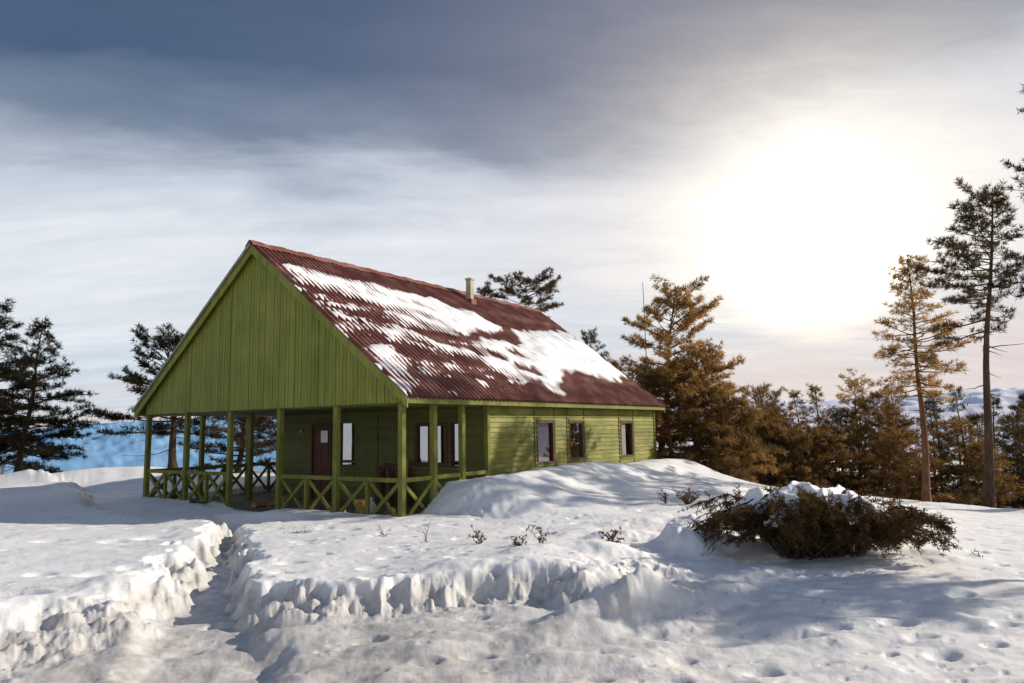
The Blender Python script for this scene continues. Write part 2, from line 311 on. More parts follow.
return_shade_dirt = []
def terrain(x, y, want_shade_dirt=False):
    x = np.asarray(x, float); y = np.asarray(y, float)
    r = np.hypot(x, y)
    z = np.zeros_like(x)
    near = r < 90
    X, Y = x[near], y[near]
    w1 = perlin(X*.8, Y*.8, 3); w2 = perlin(X*.8+40, Y*.8, 4)
    wx = X+.20*w1+.10*perlin(X*1.7, Y*1.7, 15)+.065*perlin(X*2.6, Y*2.6, 5)+.035*perlin(X*6.5, Y*6.5, 6)
    wy = Y+.20*w2+.10*perlin(X*1.7, Y*1.7, 16)+.065*perlin(X*2.6, Y*2.6+30, 7)+.035*perlin(X*6.5+9, Y*6.5, 8)
    mid = .03*fbm(X*.3, Y*.3, 11, 3)-.16*np.maximum(X-6.0, 0)*sstep(5, 13, Y)-.02
    fore = sstep(9.9, 7.0, Y)
    tr = sd_line(wx, wy, TRENCH)
    tw = sstep(9.2, 8.0, Y); trench = sstep(1.5-.72*tw, .8-.42*tw, tr+.05*perlin(X*3, Y*3, 84)*tw)
    lowz = mid-.19*fore*sstep(-9, -4, X)*(1-trench)-.43*trench-.10*sstep(7.5, 5.5, Y)*sstep(-9, -4, X)
    cr = .20*fbm(X*1.5, Y*1.5, 401, 3, .55)+.10*(pits(X+.10*w1, Y+.10*w2, .55, 402, .40, .12, .34, .6, 1.4)-.2)+.045*fbm(X*5.5, Y*5.5, 83, 2)
    sr = sd_poly(wx, wy, P_RIGHT)+cr; sl = sd_poly(wx, wy, P_LEFT)+cr
    wd = 1+3.2*sstep(.1, 1.6, X)+1.2*sstep(9, 11, Y)*sstep(-3.5, -2, X); wt = 1-.55*sstep(-2.7, -3.2, X); a = sstep(-.50*wd*wt, .22*wd*wt, sr); wl = 1+.9*sstep(8.6, 7.4, Y); wl = wl*(1-.35*sstep(8.6, 9.4, Y)); b = sstep(-.62*wl, .28*wl, sl)
    topr = .10-.07*sstep(11, 15.2, Y)+.17*sstep(-2.4, .2, X)*sstep(2.6, .6, X)*sstep(12.5, 9, Y)+.05*np.exp(-(sr/.5)**2)*sstep(12, 9, Y)
    topl = .15+.10*sstep(-6, -16, X)-.13*sstep(13, 17, Y)*sstep(-14, -7, X)+.04*np.exp(-(sl/.6)**2)
    h = lowz+(topr-lowz)*a
    h = h+(topl-h)*b
    scarp = 4*a*(1-a)/wd**.5*sstep(.05, .3, topr-lowz)+4*b*(1-b)*sstep(.05, .3, topl-lowz)
    for cx, cy, rx, ry, an, hh in BUMPS:
        c, s = math.cos(an), math.sin(an); dx, dy = wx-cx, wy-cy
        h += hh*np.exp(-(((c*dx+s*dy)/rx)**2+((-s*dx+c*dy)/ry)**2)**1.3)
    for cx, cy, rx, ry, an, hh in DENTS:
        c, s = math.cos(an), math.sin(an); dx, dy = X+.05*w1-cx, Y+.05*w2-cy
        h -= hh*np.exp(-(((c*dx+s*dy)/rx)**2+((-s*dx+c*dy)/ry)**2)**1.6)
    h -= .07*np.exp(-(sd_line(X+.03*w1, Y+.05*w2, TRACK)/.10)**2)
    # the drift shovelled up along the cabin's long side
    u, v = house_uv(X, Y); vw = v+.12*w1+.05*perlin(X*5, Y*5, 9)
    dz = np.interp(vw, *DRIFT_Z)
    uo = -(u+.9)+.15*w2
    prof = np.where(u > -.9, 1-.10*sstep(-.9, 0, u), np.exp(-(np.maximum(uo, 0)/(1.55+.35*w1))**1.35))
    skew = np.interp(v+.5*np.maximum(uo, 0), *DRIFT_Z)
    drift = np.minimum(dz, np.maximum(skew, 0))*prof
    drift *= 1+.10*perlin(X*.7, Y*1.0, 13)+.03*perlin(X*2.2, Y*3, 14)
    h = np.maximum(h, np.where((u < .6), drift+h*.55, h))
    # small relief
    rough = .30+.22*fore+1.5*scarp+.10*trench
    rough = rough*(1-.55*np.clip(drift*2, 0, 1))
    h += .030*fbm(X*.55+3, Y*.8, 21, 3)*(1-.3*trench)
    h += rough*(.026*fbm(X*2.1, Y*2.6, 22, 3, .55)+.0055*fbm(X*9, Y*10, 25, 3, .6))+.020*fore*fbm(X*.9+.5*Y, Y*3.2-.5*X, 27, 3)+.035*fore*fbm(X*1.1, Y*1.5, 28, 2)
    qx = X+.06*perlin(X*6, Y*6, 81)+.10*w2; qy = Y+.06*perlin(X*6, Y*6, 82)
    sc2 = np.clip(scarp, 0, 1)
    h += sc2*(.055*fbm(X*2.3, Y*2.3, 31, 3)+.060*(pits(qx, qy, .42, 301, .5, .08, .26, .5, 1.5)-.3)+.034*(pits(qx, qy, .17, 331, .6, .035, .11, 1.2, 1.4)-.3)+.013*fbm(X*13, Y*13, 85, 3, .6)+.014*(pits(qx, qy, .075, 361, .8, .02, .045, .8, 1.2)-.4))
    foot = (sstep(-.55, -.2, sr)*sstep(.1, -.1, sr)+sstep(-.6, -.25, sl)*sstep(.1, -.15, sl))*sstep(.05, .25, np.maximum(topr, topl)-lowz)
    cl = sstep(-.1, .35, perlin(X*1.1, Y*1.1, 17))*(1-trench)
    h += foot*cl*(.10*pits(wx+.05*perlin(X*8, Y*8, 18), wy, .40, 201, .45, .06, .18, .4, 1.4)+.05*pits(wx, wy+.03*perlin(X*9, Y*9, 19), .17, 231, .5, .03, .08, .9, 1.3))
    h += .012*fbm(X*1.5+.6*Y, Y*5.5-.8*X, 33, 2)*sstep(2, 6, X)          # wind ripples on the right
    fade = sstep(26, 14, np.hypot(X, Y))
    pt = pits(X, Y, .55, 101, .34, .05, .15, .15, 1.7)*.055+pits(X, Y, .21, 131, .30, .025, .05, .25, 1.8)*.016
    h -= pt*fade*(1-.8*np.clip(drift*2.5, 0, 1))*(1-.5*b)
    h -= fade*sstep(9.5, 8, Y)*pits(X, Y, 1.3, 171, .4, .12, .28, .1, 1.8)*.07
    # the floor of the porch and the cabin stay clear of snow
    sn_u = np.minimum(u+.01, 10.86-u); inside = np.minimum(sn_u, v-.03)
    h = np.where(inside > 0, -.55, h)
    lip = sstep(.6, .1, np.abs(v+.25))*((u > -.5) & (u < 11.2) & (v < .03))
    gap = sstep(1.5, .7, np.abs(u-5.35))
    h = np.where(v < .03, h*(1-lip)+lip*(.0-.20*gap+.02*perlin(X*4, Y*4, 41)), h)
    z[near] = h
    if want_shade_dirt:
        D = np.zeros_like(x); D[near] = np.clip(.80*fore*sstep(3.5, -1, X)*(1-np.maximum(a, b))+.25*fore*(1-np.maximum(a, b))+.5*trench*(1-np.maximum(a, b))+.55*scarp+.25*foot, 0, 1); return_shade_dirt.append(D)  # shade of foreground, trench and banks painted as darker snow, plus trodden dirt
    d = np.maximum(-sd_poly(x, y, HILLTOP), 0)
    far = 175*(1-np.exp(-.27*d*d/(d+5)/175))
    z -= far
    z[near] += (.5*fbm(X*.12, Y*.12, 51, 3)*sstep(0, 12, d[near]))
    return z
def gz(x, y): return float(terrain(np.array([x]), np.array([y]))[0])

def build_ground():
    az = np.concatenate([np.arange(-47, 47, .072), np.arange(47, 313, 2.0)])*math.pi/180
    rs = [.4]
    while rs[-1] < 3.6: rs.append(rs[-1]*1.03)
    while rs[-1] < 30: rs.append(rs[-1]*1.0042)
    while rs[-1] < 12000: rs.append(rs[-1]*1.035)
    rs = np.array(rs); na, nr = len(az), len(rs)
    A, Rr = np.meshgrid(az, rs)
    x = (Rr*np.sin(A)).ravel(); y = (Rr*np.cos(A)).ravel()
    z = terrain(x, y, True)
    v = np.column_stack([x, y, z])
    i = np.arange(nr-1)[:, None]*na+np.arange(na)[None, :]
    j = np.arange(nr-1)[:, None]*na+(np.arange(na)[None, :]+1) % na
    f = np.stack([i, j, j+na, i+na], -1).reshape(-1, 4)[:, ::-1]
    me = np_mesh('ground', v, f, True)
    at = me.attributes.new('dirt_and_shade', 'FLOAT', 'POINT'); at.data.foreach_set('value', return_shade_dirt[0].astype(np.float32))
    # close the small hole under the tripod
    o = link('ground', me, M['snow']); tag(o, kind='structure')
build_ground()

# ------------------------------------------------------------------ distant hills, haze painted into their colours
def hill(name, r0, r1, a0, a1, zbase, heights, seed, m, rough=.25, nr=70, na=420):
    az = np.linspace(a0, a1, na)*math.pi/180; t = np.linspace(0, 1, nr)
    A, T = np.meshgrid(az, t); Rr = r0+(r1-r0)*T
    x, y = Rr*np.sin(A), Rr*np.cos(A)
    crest = np.interp(A*180/math.pi, *heights)
    prof = sstep(0, .75, T)*(1-.35*sstep(.8, 1, T))
    s = 9.0/(r1-r0)
    n = 1-np.abs(fbm(x*s, y*s, seed, 5, .55))*1.3
    z = zbase+(crest-zbase)*prof*(1-rough+rough*n)
    i = (np.arange(nr-1)[:, None]*na+np.arange(na-1)[None, :])
    f = np.stack([i, i+1, i+na+1, i+na], -1).reshape(-1, 4)[:, ::-1]
    me = np_mesh(name, np.column_stack([x.ravel(), y.ravel(), z.ravel()]), f, True)
    return tag(link(name, me, m), kind='structure')
def mat_hazed_hill(name, snow, wood, scale, lo=.42, hi=.6):  # snow and wood colours already carry the distance haze
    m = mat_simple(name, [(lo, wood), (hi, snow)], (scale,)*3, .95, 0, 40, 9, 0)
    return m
hill('distant_hill', 2600, 4300, -75, -12, -175, ([-75,-48,-40,-34,-31,-27,-22,-12], [40,60,48,40,64,72,88,100]), 61, mat_hazed_hill('hazed_blue_hill', (.27,.46,.69), (.17,.36,.61), .007, .34, .72), .13)
hill('distant_hill', 700, 1100, -70, -8, -172, ([-70,-37,-33,-30,-26,-8], [-62,-60,-56,-60,-66,-70]), 62, mat_hazed_hill('hazed_dark_hill', (.05,.12,.22), (.018,.05,.11), .012), .35)
hill('distant_hill', 4200, 7200, -5, 75, -175, ([-5,10,14,17,20,24,28,31,34,38,42,75], [60,190,235,240,225,200,205,215,240,255,230,260]), 63, mat_hazed_hill('hazed_pale_hill', (.95,.95,1.0), (.80,.83,.97), .012, .36, .70), .09)

# ------------------------------------------------------------------ the cabin
W, L, E, RZ, EZ, EO, FO, BO = 10.787, 14.039, 2.5, 7.063, 2.674, .406, .267, .244
BW = 8.63                                            # width of the closed room block (the porch wraps the rest)
PV = 3.21
cabin = thing('cabin', 'green timber cabin with a railed porch and a red corrugated roof under patchy snow', 'cabin', (HX, HY, 0), -TH)
# local axes: x = -u (to the right), y = v
def siding(mb, p0, p1, nrm, z0, z1, openings=(), bh=.135, lap=.026):
    """horizontal lapped boards from p0 to p1; openings = (s0,s1,z0,z1)"""
    p0 = Vector((*p0, 0)); p1 = Vector((*p1, 0)); ln = (p1-p0).length; t = (p1-p0)/ln; n = Vector((*nrm, 0))
    z = z0
    rr = random.Random(5)
    while z < z1-1e-4:
        zt = min(z+bh, z1)
        cuts = sorted({z, zt, *[q for o in openings for q in o[2:4] if z < q < zt]})
        off = rr.uniform(-.003, .003)
        for a, b in zip(cuts, cuts[1:]):
            segs = [(0, ln)]
            for s0, s1, q0, q1 in openings:
                if q0 <= (a+b)/2 <= q1:
                    ns = []
                    for c, d in segs:
                        if s0 > c: ns.append((c, min(d, s0)))
                        if s1 < d: ns.append((max(c, s1), d))
                    segs = [(c, d) for c, d in ns if d-c > 1e-3]
            fa = lap*(1-(a-z)/bh)+off; fb = lap*(1-(b-z)/bh)+off
            for c, d in segs:
                q = [p0+t*c+n*fa, p0+t*d+n*fa, p0+t*d+n*fb, p0+t*c+n*fb]
                for k, zz in zip(range(4), (a, a, b, b)): q[k].z = zz
                vs = list(q); fs = [(0, 1, 2, 3)]
                if a == z:                            # underside of the lap
                    e0 = p0+t*c-n*.004; e1 = p0+t*d-n*.004; e0.z = e1.z = a
                    vs += [e0, e1]; fs.append((4, 5, 1, 0))
                mb.add(vs, fs)
        z = zt

WIN = [(5.57, 6.53, .83, 2.10), (7.43, 8.36, .87, 2.08), (11.05, 12.07, .80, 2.06)]
mb = MB(); siding(mb, (0, PV), (0, L), (1, 0), -.5, E+.05, [(a-PV, b-PV, c, d) for a, b, c, d in WIN])
tag(mb.build('wall', M['siding'], cabin), 'sunlit side wall of worn yellow green boards')
DOOR = (BW-6.98, BW-6.02, -.2, 2.17)
FW = (BW-5.73, BW-4.9, .81, 2.2); DW = (BW-2.58, BW-1.32, .88, 2.10); NW = (BW-1.25, BW-.88, .86, 2.08)
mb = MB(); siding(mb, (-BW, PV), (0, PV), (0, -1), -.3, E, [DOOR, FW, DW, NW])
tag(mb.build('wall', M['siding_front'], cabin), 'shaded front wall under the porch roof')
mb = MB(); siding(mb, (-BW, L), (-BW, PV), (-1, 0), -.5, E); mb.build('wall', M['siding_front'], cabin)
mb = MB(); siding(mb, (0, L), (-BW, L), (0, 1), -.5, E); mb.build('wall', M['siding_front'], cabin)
# lining of the room behind the windows
mb = MB(); mb.box(-BW+.12, -.9, PV+1.0, L-.12, -.3, -.25); mb.box(-2.2, -2.1, PV+.15, L-.12, -.25, E-.02); mb.box(-BW+.05, -.05, PV+1.4, PV+1.5, -.25, E-.03)
mb.build('inner_partition', M['interior'], cabin)

def window(axis, at, s0, s1, z0, z1, out, mullions=(), bars=(), glass='glass', fw=.07, frame='brown', panes=None):
    """axis 'y': lies in a plane x=at and runs along y; axis 'x': plane y=at. out = outward sign"""
    def P(s, d, z): return (at+out*d, s, z) if axis == 'y' else (s, at+out*d, z)
    def bx(m, a, b, d0, d1, c, d):
        q0, q1 = P(a, d0, c), P(b, d1, d)
        m.box(min(q0[0], q1[0]), max(q0[0], q1[0]), min(q0[1], q1[1]), max(q0[1], q1[1]), c, d)
    f = MB()
    bx(f, s0, s0+fw, -.09, .03, z0, z1); bx(f, s1-fw, s1, -.09, .03, z0, z1)
    bx(f, s0+fw, s1-fw, -.09, .03, z0, z0+fw); bx(f, s0+fw, s1-fw, -.09, .03, z1-fw, z1)
    for q, ww in mullions: bx(f, q-ww/2, q+ww/2, -.09, .028, z0+fw, z1-fw)
    for q in bars: bx(f, s0+fw, s1-fw, -.075, -.02, q-.025, q+.025)
    fr = f.build('window', M[frame], cabin, .006)
    edges = [s0+fw]+[e for q, ww in mullions for e in (q-ww/2, q+ww/2)]+[s1-fw]
    for a, b in zip(edges[::2], edges[1::2]):
        g = MB(); q = [P(a, -.05, z0+fw), P(b, -.05, z0+fw), P(b, -.05, z1-fw), P(a, -.05, z1-fw)]
        g.add(q, [(0, 1, 2, 3)]); g.build('pane', M[glass], fr)
    s = MB(); bx(s, s0-.04, s1+.04, .0, .055, z0-.045, z0-.003); s.build('sill', M['trim'], fr, .005)
    return fr
def curtain(parent, axis, at, s0, s1, z0, z1, out, m):
    g = MB(); n = 36; vs = []; fs = []
    for i in range(n+1):
        s = s0+(s1-s0)*i/n; d = -.082+.012*math.sin(i*1.9)+.01*math.sin(i*.7)
        for z in (z0, z1): vs.append((at+out*d, s, z) if axis == 'y' else (s, at+out*d, z))
    for i in range(n): fs.append((2*i, 2*i+2, 2*i+3, 2*i+1))
    g.add(vs, fs); return g.build('curtain', m, parent, smooth=True)
wins = [window('y', 0, a, b, c, d, 1, glass=g) for (a, b, c, d), g in zip(WIN, ('glass_dull', 'glass', 'glass_dull'))]
curtain(wins[0], 'y', 0, WIN[0][0]+.08, WIN[0][1]-.07, .88, 2.04, 1, M['curtain_brown'])
curtain(wins[2], 'y', 0, WIN[2][0]+.06, WIN[2][0]+.62, .85, 2.0, 1, M['curtain'])
window('x', PV, -5.73, -4.9, .81, 2.2, -1, bars=(.97,), glass='glass_bright', frame='batten')
window('x', PV, -2.58, -1.32, .88, 2.10, -1, mullions=((-1.94, .24),), glass='glass_bright', fw=.11)
window('x', PV, -1.25, -.88, .86, 2.08, -1, bars=(1.02,), glass='glass_bright', fw=.045)
# door
f = MB(); f.box(-6.98, -6.90, PV-.05, PV+.09, -.2, 2.17); f.box(-6.10, -6.02, PV-.05, PV+.09, -.2, 2.17); f.box(-6.90, -6.10, PV-.05, PV+.09, 2.09, 2.17)
dfm = f.build('door', M['brown'], cabin, .006)
f = MB(); f.box(-6.897, -6.103, PV+.0, PV+.04, -.19, 2.087)
for x in (-6.78, -6.44): f.box(x, x+.26, PV-.014, PV-.001, -.05, .75); f.box(x, x+.26, PV-.014, PV-.001, .9, 1.95)
f.build('door_leaf', M['brown'], dfm, .006)
f = MB(); f.tube([(-6.83, PV-.001, .82), (-6.83, PV-.055, .82), (-6.73, PV-.06, .82)], .012); f.build('handle', M['steel'], dfm)
f = MB(); f.tube([(-7.45, PV-.02, 1.92), (-7.45, PV-.07, 1.92), (-7.45, PV-.09, 1.90)], [.035, .045, .02], 10); f.build('wall_lamp', M['plastic'], cabin)
# trim boards
def trim(x0, x1, y0, y1, z0, z1, m='trim'):
    f = MB(); f.box(x0, x1, y0, y1, z0, z1); return f.build('trim_board', M[m], cabin, .005)
for v in (5.47, 6.58, 7.33, 8.42, 10.95, 12.13): trim(.018, .036, v-.035, v+.035, -.5, E+.04, 'batten')
trim(-.02, .045, L-.05, L+.06, -.5, E+.04, 'batten')
trim(-.075, .05, PV-.06, PV+.055, -.5, E, 'trim')
trim(-BW-.05, -BW+.06, PV-.05, PV+.05, -.3, E, 'trim')
trim(-4.09, -4.01, PV-.045, PV-.02, -.2, E, 'batten'); trim(-.12, -.08, PV-.045, PV-.02, -.2, E, 'batten')
for a, b, c, d in WIN:
    trim(.018, .05, a-.03, b+.03, d+.003, d+.07, 'trim')
# deck
f = MB(); y = -.04
while y < PV-.03: f.box(-W-.06, .05, y, min(y+.142, PV-.022), -.235, -.2+random.Random(y).uniform(-.004, .004)); y += .15
x = -W-.06
while x < -BW-.03: f.box(x, min(x+.142, -BW-.03), PV-.015, L, -.235, -.2+random.Random(x).uniform(-.004, .004)); x += .15
f.build('deck', M['deck'], cabin)
f = MB(); f.box(-W-.03, .02, -.02, .02, -.6, -.24); f.box(-.02, .02, .02, PV, -.6, -.24); f.box(-W-.03, -W+.01, .02, L, -.6, -.24)
f.build('deck_skirt', M['wood_old'], cabin)
# posts, beams
PS = .135
def post(x, y, zt=E): 
    f = MB(); f.box(x-PS/2, x+PS/2, y-PS/2, y+PS/2, -.2, zt); return f.build('post', M['trim'], cabin, .008)
fp = [-W*i/5 for i in range(6)]
for x in fp: post(x, 0)
rp = [PV/3, PV*2/3]
for v in rp: post(0, v)
lp = [1.8+1.749*i for i in range(8)]
for v in lp: post(-W, v)
post(-BW, 2.15)
f = MB(); f.box(-W-.06, .06, -.06, .06, E, E+.16); f.build('beam', M['trim'], cabin, .006)
f = MB(); f.box(-.06, .06, .065, PV-.07, E, E+.12); f.build('beam', M['trim'], cabin, .006)
f = MB(); f.box(-W-.06, -W+.06, .065, L, E, E+.12); f.build('beam', M['trim'], cabin, .006)
f = MB(); f.box(-W+.07, -.07, .07, PV-.03, E-.03, E-.005); f.box(-W+.07, -BW-.02, PV-.028, L, E-.03, E-.005); f.build('porch_ceiling', M['soffit'], cabin)
# railings
RT = .81
def railing(a, b, panels, mid=True):
    a = Vector(a); b = Vector(b); t = (b-a).normalized(); a = a+t*PS*.5; b = b-t*PS*.5; n = Vector((t.y, -t.x))
    h = MB(); h.beam((*a, RT-.03), (*b, RT-.03), .06, .10); rl = h.build('railing', M['trim'], cabin, .006)
    for k in range(panels):
        p = a+(b-a)*(k/panels); q = a+(b-a)*((k+1)/panels)
        if k:
            f = MB(); f.box(p.x-.045, p.x+.045, p.y-.045, p.y+.045, -.2, RT-.085); f.build('baluster', M['trim'], rl, .006)
            p = p+t*.047
        if k < panels-1: q = q-t*.047
        for sgn, (c, d) in ((1, (p, q)), (-1, (q, p))):
            c = c+n*(.027*sgn); d = d+n*(.027*sgn)
            f = MB(); f.beam((*c, -.12), (*d, RT-.10), .045, .088); f.build('brace', M['trim'], rl, .005)
for i in (0, 1, 3, 4): railing((fp[i+1], 0), (fp[i], 0), 2)
ys = [0]+rp+[PV]
for i in range(3): railing((0, ys[i]), (0, ys[i+1]), 1)
ys = [0]+lp
for i in range(4): railing((-W, ys[i+1]), (-W, ys[i]), 2)

# gable boards
SL = (RZ-EZ)/(W/2+EO)                                # roof slope
def roof_z(x): return RZ-SL*abs(x+W/2)
def gable(yc, out, m):
    g = MB(); x = -W-.02; rr = random.Random(3)
    while x < .02:
        w = .128; x1 = min(x+w-.013, .02)
        d = rr.uniform(0, .016)
        zb = E+.03-rr.uniform(0, .02) if out < 0 else E
        za, zc = roof_z(x)-.06, roof_z(x1)-.06
        if x < -W/2 < x1: za = zc = max(za, zc)
        y0, y1 = yc, yc+out*(.02+d)
        if min(za, zc) > zb+.01:
            g.add([(x,y0,zb),(x1,y0,zb),(x1,y1,zb),(x,y1,zb),(x,y0,za),(x1,y0,zc),(x1,y1,zc),(x,y1,za)],
              [(0,3,2,1),(4,5,6,7),(0,1,5,4),(1,2,6,5),(2,3,7,6),(3,0,4,7)])
        x += w
    b = MB(); b.add([(-W, yc-out*.004, E+.02), (0, yc-out*.004, E+.02), (-W/2, yc-out*.004, roof_z(-W/2)-.07)], [(0, 1, 2)])
    o = g.build('gable', m, cabin)
    b.build('gable_backing', M['batten'], o)
    return o
gable(-.075, -1, M['gable']); gable(L+.075, 1, M['gable'])
# barge boards and soffits
for side in (-1, 1):
    xe = -W/2+side*(W/2+EO)
    for y0, out, m in ((-FO, -1, 'gable'), (L+BO, 1, 'gable')):
        f = MB()
        for (dz, th, h) in ((.19, .03, .24),):
            a = (-W/2, y0, RZ-.05-h/2-.02); b = (xe, y0, EZ-.05-h/2-.02)
            ya, yb = (y0, y0+.03) if out < 0 else (y0-.03, y0)
            vs = []
            for X, zt in ((-W/2, RZ-.045), (xe, EZ-.045)):
                vs += [(X, ya, zt-h), (X, yb, zt-h), (X, yb, zt), (X, ya, zt)]
            f.add(vs, [(0,1,2,3),(7,6,5,4),(0,4,5,1),(1,5,6,2),(2,6,7,3),(3,7,4,0)])
        f.build('barge_board', M['gable'], cabin)
    f = MB()
    ns = 60
    f.add([(-W/2, -FO+.031, RZ-.09), (xe, -FO+.031, EZ-.09), (xe, L+BO-.031, EZ-.09), (-W/2, L+BO-.031, RZ-.09)], [(0, 1, 2, 3) if side < 0 else (3, 2, 1, 0)])
    f.build('soffit', M['soffit'], cabin)
    f = MB(); f.box(min(xe, xe-side*.03), max(xe, xe-side*.03), -FO+.032, L+BO-.032, EZ-.19, EZ-.05); f.build('fascia', M['trim'], cabin, .004)

# corrugated roof
PITCH, AMP = .177, .040
def roof_wave(v, s):
    row = np.floor(s/1.46); fr = s/1.46-row
    return AMP*np.cos(2*math.pi*v/PITCH)+.012*fr*(s < 7.2)+.004*np.sin(row*2.1+v*.7)
SLEN = math.hypot(W/2+EO+.06, RZ-EZ)
ca = (W/2+EO)/math.hypot(W/2+EO, RZ-EZ); sa = (RZ-EZ)/math.hypot(W/2+EO, RZ-EZ)
def roof_pt(side, v, s, off):
    x = -W/2+side*(s*ca+off*sa); z = RZ-s*sa+off*ca
    return np.column_stack([x.ravel(), v.ravel(), z.ravel()])
roof_parent = None
vv = np.arange(-FO-.05, L+BO+.05, PITCH/8)
ss = np.concatenate([np.linspace(k*1.46+.004, (k+1)*1.46-.004, 5) for k in range(5)]); ss = ss[ss < SLEN+.03]
ss = np.concatenate([ss, [SLEN+.03]])
allv = []; allf = []; base = 0
for side in (1, -1):
    V, S = np.meshgrid(vv, ss); off = roof_wave(V, S)
    P = roof_pt(side, V, S, off); n1, n2 = V.shape
    i = np.arange(n1-1)[:, None]*n2+np.arange(n2-1)[None, :]
    f = np.stack([i, i+1, i+n2+1, i+n2], -1).reshape(-1, 4)
    if side > 0: f = f[:, ::-1]
    allv.append(P); allf.append(f+base); base += len(P)
    Q = roof_pt(side, V, S, off-.008)
    allv.append(Q); allf.append(f[:, ::-1]+base); base += len(Q)
roof = link('roof', np_mesh('roof', np.vstack(allv), np.vstack(allf), True), M['roof'], cabin)
tag(roof, 'dark red corrugated roof with rows of lapped sheets')
f = MB(); vs = []; fs = []
nv = 120
for k in range(nv+1):
    v = -FO-.07+(L+FO+BO+.14)*k/nv; b = .012*math.sin(k*.9)+.006*math.sin(k*2.3)
    for dx, dz in ((-.20, -.115), (-.05, .035), (0, .06), (.05, .035), (.20, -.115)): vs.append((-W/2+dx, v, RZ+dz+b+.02))
for k in range(nv):
    for q in range(4): fs.append((k*5+q, (k+1)*5+q, (k+1)*5+q+1, k*5+q+1))
f.add(vs, fs); f.build('ridge_cap', M['roof'], roof)
cu, cv = -4.77, 8.63
f = MB(); zb = roof_z(cu)-.2
f.box(cu-.11, cu+.11, cv-.11, cv+.11, zb, zb+1.02); f.box(cu-.135, cu+.135, cv-.135, cv+.135, zb+1.022, zb+1.10)
ch = f.build('chimney', M['chimney'], roof, .01)
f = MB(); f.box(cu-.17, cu+.19, cv-.17, cv+.17, zb+.02, zb+.30); f.build('flashing', M['roof'], ch, .02)
# mossy verge strip along the far-left rake edge
for y0 in (-FO-.045,):
    f = MB()
    vs = []
    for X, zt in ((-W/2, RZ+.035), (-W-EO-.05, EZ+.0)):
        vs += [(X, y0-.012, zt-.085), (X, y0+.012, zt-.085), (X, y0+.012, zt), (X, y0-.012, zt)]
    f.add(vs, [(0,1,2,3),(7,6,5,4),(0,4,5,1),(1,5,6,2),(2,6,7,3),(3,7,4,0)]); f.build('verge_strip', M['roof_edge'], roof)

# snow left lying on the roof: (v, fraction of the slope)
SNOW_AREAS = [
[(-0.07,.144),(1.28,.113),(2.2,.15),(3.56,.141),(5.1,.153),(6.13,.167),(6.77,.226),(7.99,.192),(8.06,.286),(8.57,.354),(8.26,.408),(7.02,.466),(5.23,.518),(3.85,.524),(2.48,.521),(1.96,.464),(2.76,.39),(1.94,.361),(1.12,.327),(.4,.302),(-.1,.287)],
[(9.06,.361),(11.1,.315),(14.65,.235),(14.6,.447),(14.4,.592),(14.27,.72),(12.85,.804),(11.47,.793),(10.3,.745),(8.86,.772),(7.85,.845),(7.04,.963),(6.51,.946),(6.27,.913),(6.54,.842),(5.31,.872),(5.13,.786),(5.05,.714),(4.92,.633),(5.15,.559),(6.38,.502),(7.37,.515),(8.49,.508)],
[(-.05,.728),(.67,.673),(.9,.707),(1.41,.745),(1.05,.744),(1.56,.79),(2.06,.81),(1.31,.842),(1.02,.813),(.58,.846),(.72,.921),(-.16,.99),(-.32,.993),(-.3,.905)],
[(.9,.483),(1.71,.551),(2.29,.566),(2.39,.634),(3.19,.678),(2.89,.707),(2.21,.676),(1.47,.633),(.86,.575)],
[(2.7,.571),(3.76,.609),(4.54,.641),(5.31,.71),(5.94,.8),(5.75,.875),(4.96,.86),(4.51,.756),(3.81,.713),(2.82,.678)],
[(1.38,.562),(2.42,.514),(2.39,.587),(1.52,.625),(1.72,.687),(1.09,.672)],
[(-.15,.558),(.12,.59),(.11,.623),(-.3,.626)],[(-.15,.40),(.14,.415),(.05,.46),(-.2,.455)],
[(3.17,.852),(3.46,.877),(3.56,.927),(3.16,.94),(2.98,.89)],[(3.95,.923),(4.37,.93),(4.19,.95),(3.86,.946)],
[(2.8,.754),(3.05,.765),(3.01,.803),(2.76,.799)],[(1.42,.946),(1.68,.95),(1.55,.975),(1.37,.966)]]
HOLES = [[(5.5,.62),(6.0,.63),(6.1,.68),(5.6,.69)],[(6.9,.60),(7.5,.61),(7.4,.65),(7.0,.64)],[(6.3,.72),(7.2,.74),(7.1,.79),(6.2,.77)],[(1.0,.78),(1.3,.77),(1.4,.80),(1.1,.82)]]
